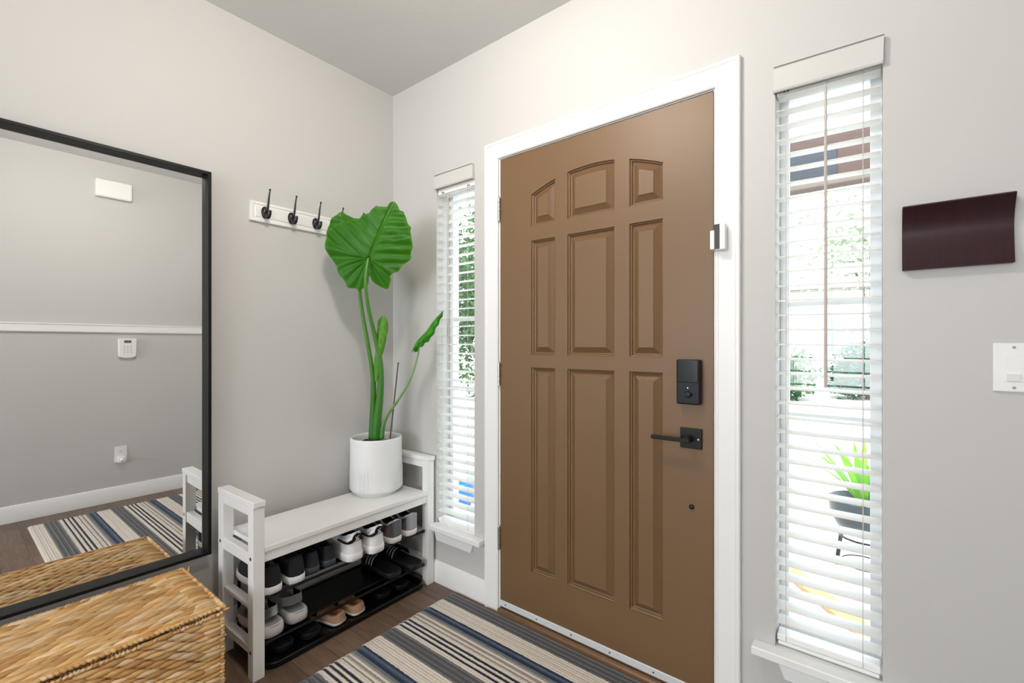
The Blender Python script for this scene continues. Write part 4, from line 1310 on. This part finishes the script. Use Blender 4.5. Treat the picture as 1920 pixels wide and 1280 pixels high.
shrub('shrub', 'round green shrub across the driveway seen low through the right window', 'shrub', -.15, 11.6, 1.4, 1.25, 2600, .08, (.035, .12, .035))
shrub('shrub', 'bluish green shrub right of the round one, seen through the right window', 'shrub', 1.95, 12.7, 1.2, 1.6, 2600, .08, (.025, .10, .055))
shrub('shrub', 'pale yellow green shrub at the left edge of the right window view', 'shrub', -2.7, 12.4, 1.3, 2.3, 1500, .09, (.34, .44, .18))
shrub('tree', 'tall pale leafed tree behind the shrubs in the right window', 'tree', -2.6, 15.6, 2.6, 4.2, 1700, .13, (.46, .50, .36), trunk=2.2)
shrub('tree', 'second pale tree standing right of the tall one beyond the driveway', 'tree', 2.0, 15.4, 2.6, 4.0, 1500, .13, (.44, .48, .38), trunk=2.2)
shrub('hedge', 'tall green hedge outside the narrow left window', 'hedge', -3.1, 4.3, 1.7, 3.8, 9000, .055, (.055, .115, .040))
shrub('hedge', 'second stretch of green hedge nearer the street, left window view', 'hedge', -5.6, 7.4, 2.0, 4.6, 7000, .07, (.07, .14, .05))
# neighbour's house
hs = thing('house', 'pale neighbouring house with a gabled roof and white framed windows across the street', 'house', (0, 19, -.15))
bm = B(); box(bm, -7, 6, 0, 6, 0, 3.4); obj('wall', bm, mat('pale_siding', (.66, .63, .58), .8, bump=.5, bscale=6, stretch=(.2, .2, 12)), hs)
bm = B(); prism(bm, [(-.4, 3.4), (6.4, 3.4), (3, 5.0)], 'x', -7.4, 6.4); obj('roof', bm, mat('roof_shingle', (.32, .29, .28), .9, var=.2, vscale=12), hs)
for x in (-4.5, -1.6, 1.3, 4.2):
    bm = B(); box(bm, x-.65, x+.65, -.06, -.001, 1.0, 2.4); f_ = obj('window', bm, M_post, hs, bevel=.01)
    bm = B(); box(bm, x-.55, x-.04, -.07, -.061, 1.1, 2.3); box(bm, x+.04, x+.55, -.07, -.061, 1.1, 2.3); obj('pane', bm, mat('far_pane', (.28, .30, .31), .1), f_)
# side yard wall near the left window
# potted plant on a thin stand, outside the right window
ps = thing('plant_stand', 'thin black metal stand holding a dark bowl on the porch outside the right window', 'plant stand', (2.06, 1.80, -.13))
bm = B()
for k in range(3):
    a = 2*PI*k/3+PI*.95
    tube(bm, [(.135*math.cos(a), .135*math.sin(a), .003), (.11*math.cos(a), .11*math.sin(a), .20), (.12*math.cos(a), .12*math.sin(a), .215)], .011, 8)
tube(bm, [(.12*math.cos(2*PI*i/24), .12*math.sin(2*PI*i/24), .205) for i in range(25)], .006, 8)
tube(bm, [(.11*math.cos(2*PI*i/24), .11*math.sin(2*PI*i/24), .05) for i in range(25)], .004, 8)
obj('stand_frame', bm, M_black, ps)
pb = thing('planter_bowl', 'dark blue grey bowl planter with arching green leaves on the thin stand outside', 'planter', (2.06, 1.80, .082))
bm = B(); lathe(bm, [(.02, 0), (.08, .008), (.13, .05), (.165, .12), (.175, .21), (.165, .215), (.155, .20), (.14, .17), (.02, .165)], 36, cap0=True, cap1=True)
obj('bowl', bm, mat('bowl_glaze', (.025, .04, .055), .3), pb)
V_, F_, C_ = [], [], []
for k in range(26):
    a = J(0, 2*PI); L_ = J(.35, .62); b0 = len(V_); lean_ = J(.25, .8)
    for i in range(9):
        f = i/8; rr_ = L_*lean_*f; zz = .16+L_*(f-.55*lean_*f*f)
        w_ = .020*math.sin(PI*(f*.85+.12))
        c = Vector((rr_*math.cos(a), rr_*math.sin(a), zz)); sd = Vector((-math.sin(a), math.cos(a), 0))
        V_ += [c-sd*w_, c+Vector((0, 0, -.004)), c+sd*w_]; g = J(.8, 1.2); C_ += [(.20*g, .48*g, .05)]*3
    for i in range(8):
        q = b0+i*3; F_ += [(q, q+1, q+4, q+3), (q+1, q+2, q+5, q+4)]
tinted('leaves', V_, F_, C_, M_fol, pb)
pp = thing('flower_pot', 'bright blue glazed pot on the ground outside the narrow left window', 'flower pot', (-.56, 1.12, -.13))
bm = B(); lathe(bm, [(.055, 0), (.062, .003), (.098, .07), (.108, .13), (.100, .185), (.104, .20), (.112, .205), (.106, .210), (.094, .205), (.094, .185), (.02, .180)], 40, cap0=True, cap1=True)
obj('pot_body', bm, mat('blue_glaze', (.005, .13, .42), .2), pp)
bm = B(); box(bm, -.55, .55, -.05, .05, 0, .022)
pk = obj('wooden_board', bm, mat('orange_wood', (.62, .34, .14), .6, var=.2, vscale=6, stretch=(1, 10, 1)), bevel=.003)
pk.location = (1.80, 1.42, -.128); pk.rotation_euler = (0, 0, math.radians(-52))
tag(pk, 'orange tan wooden board lying on the porch, seen low through the right window', 'board')
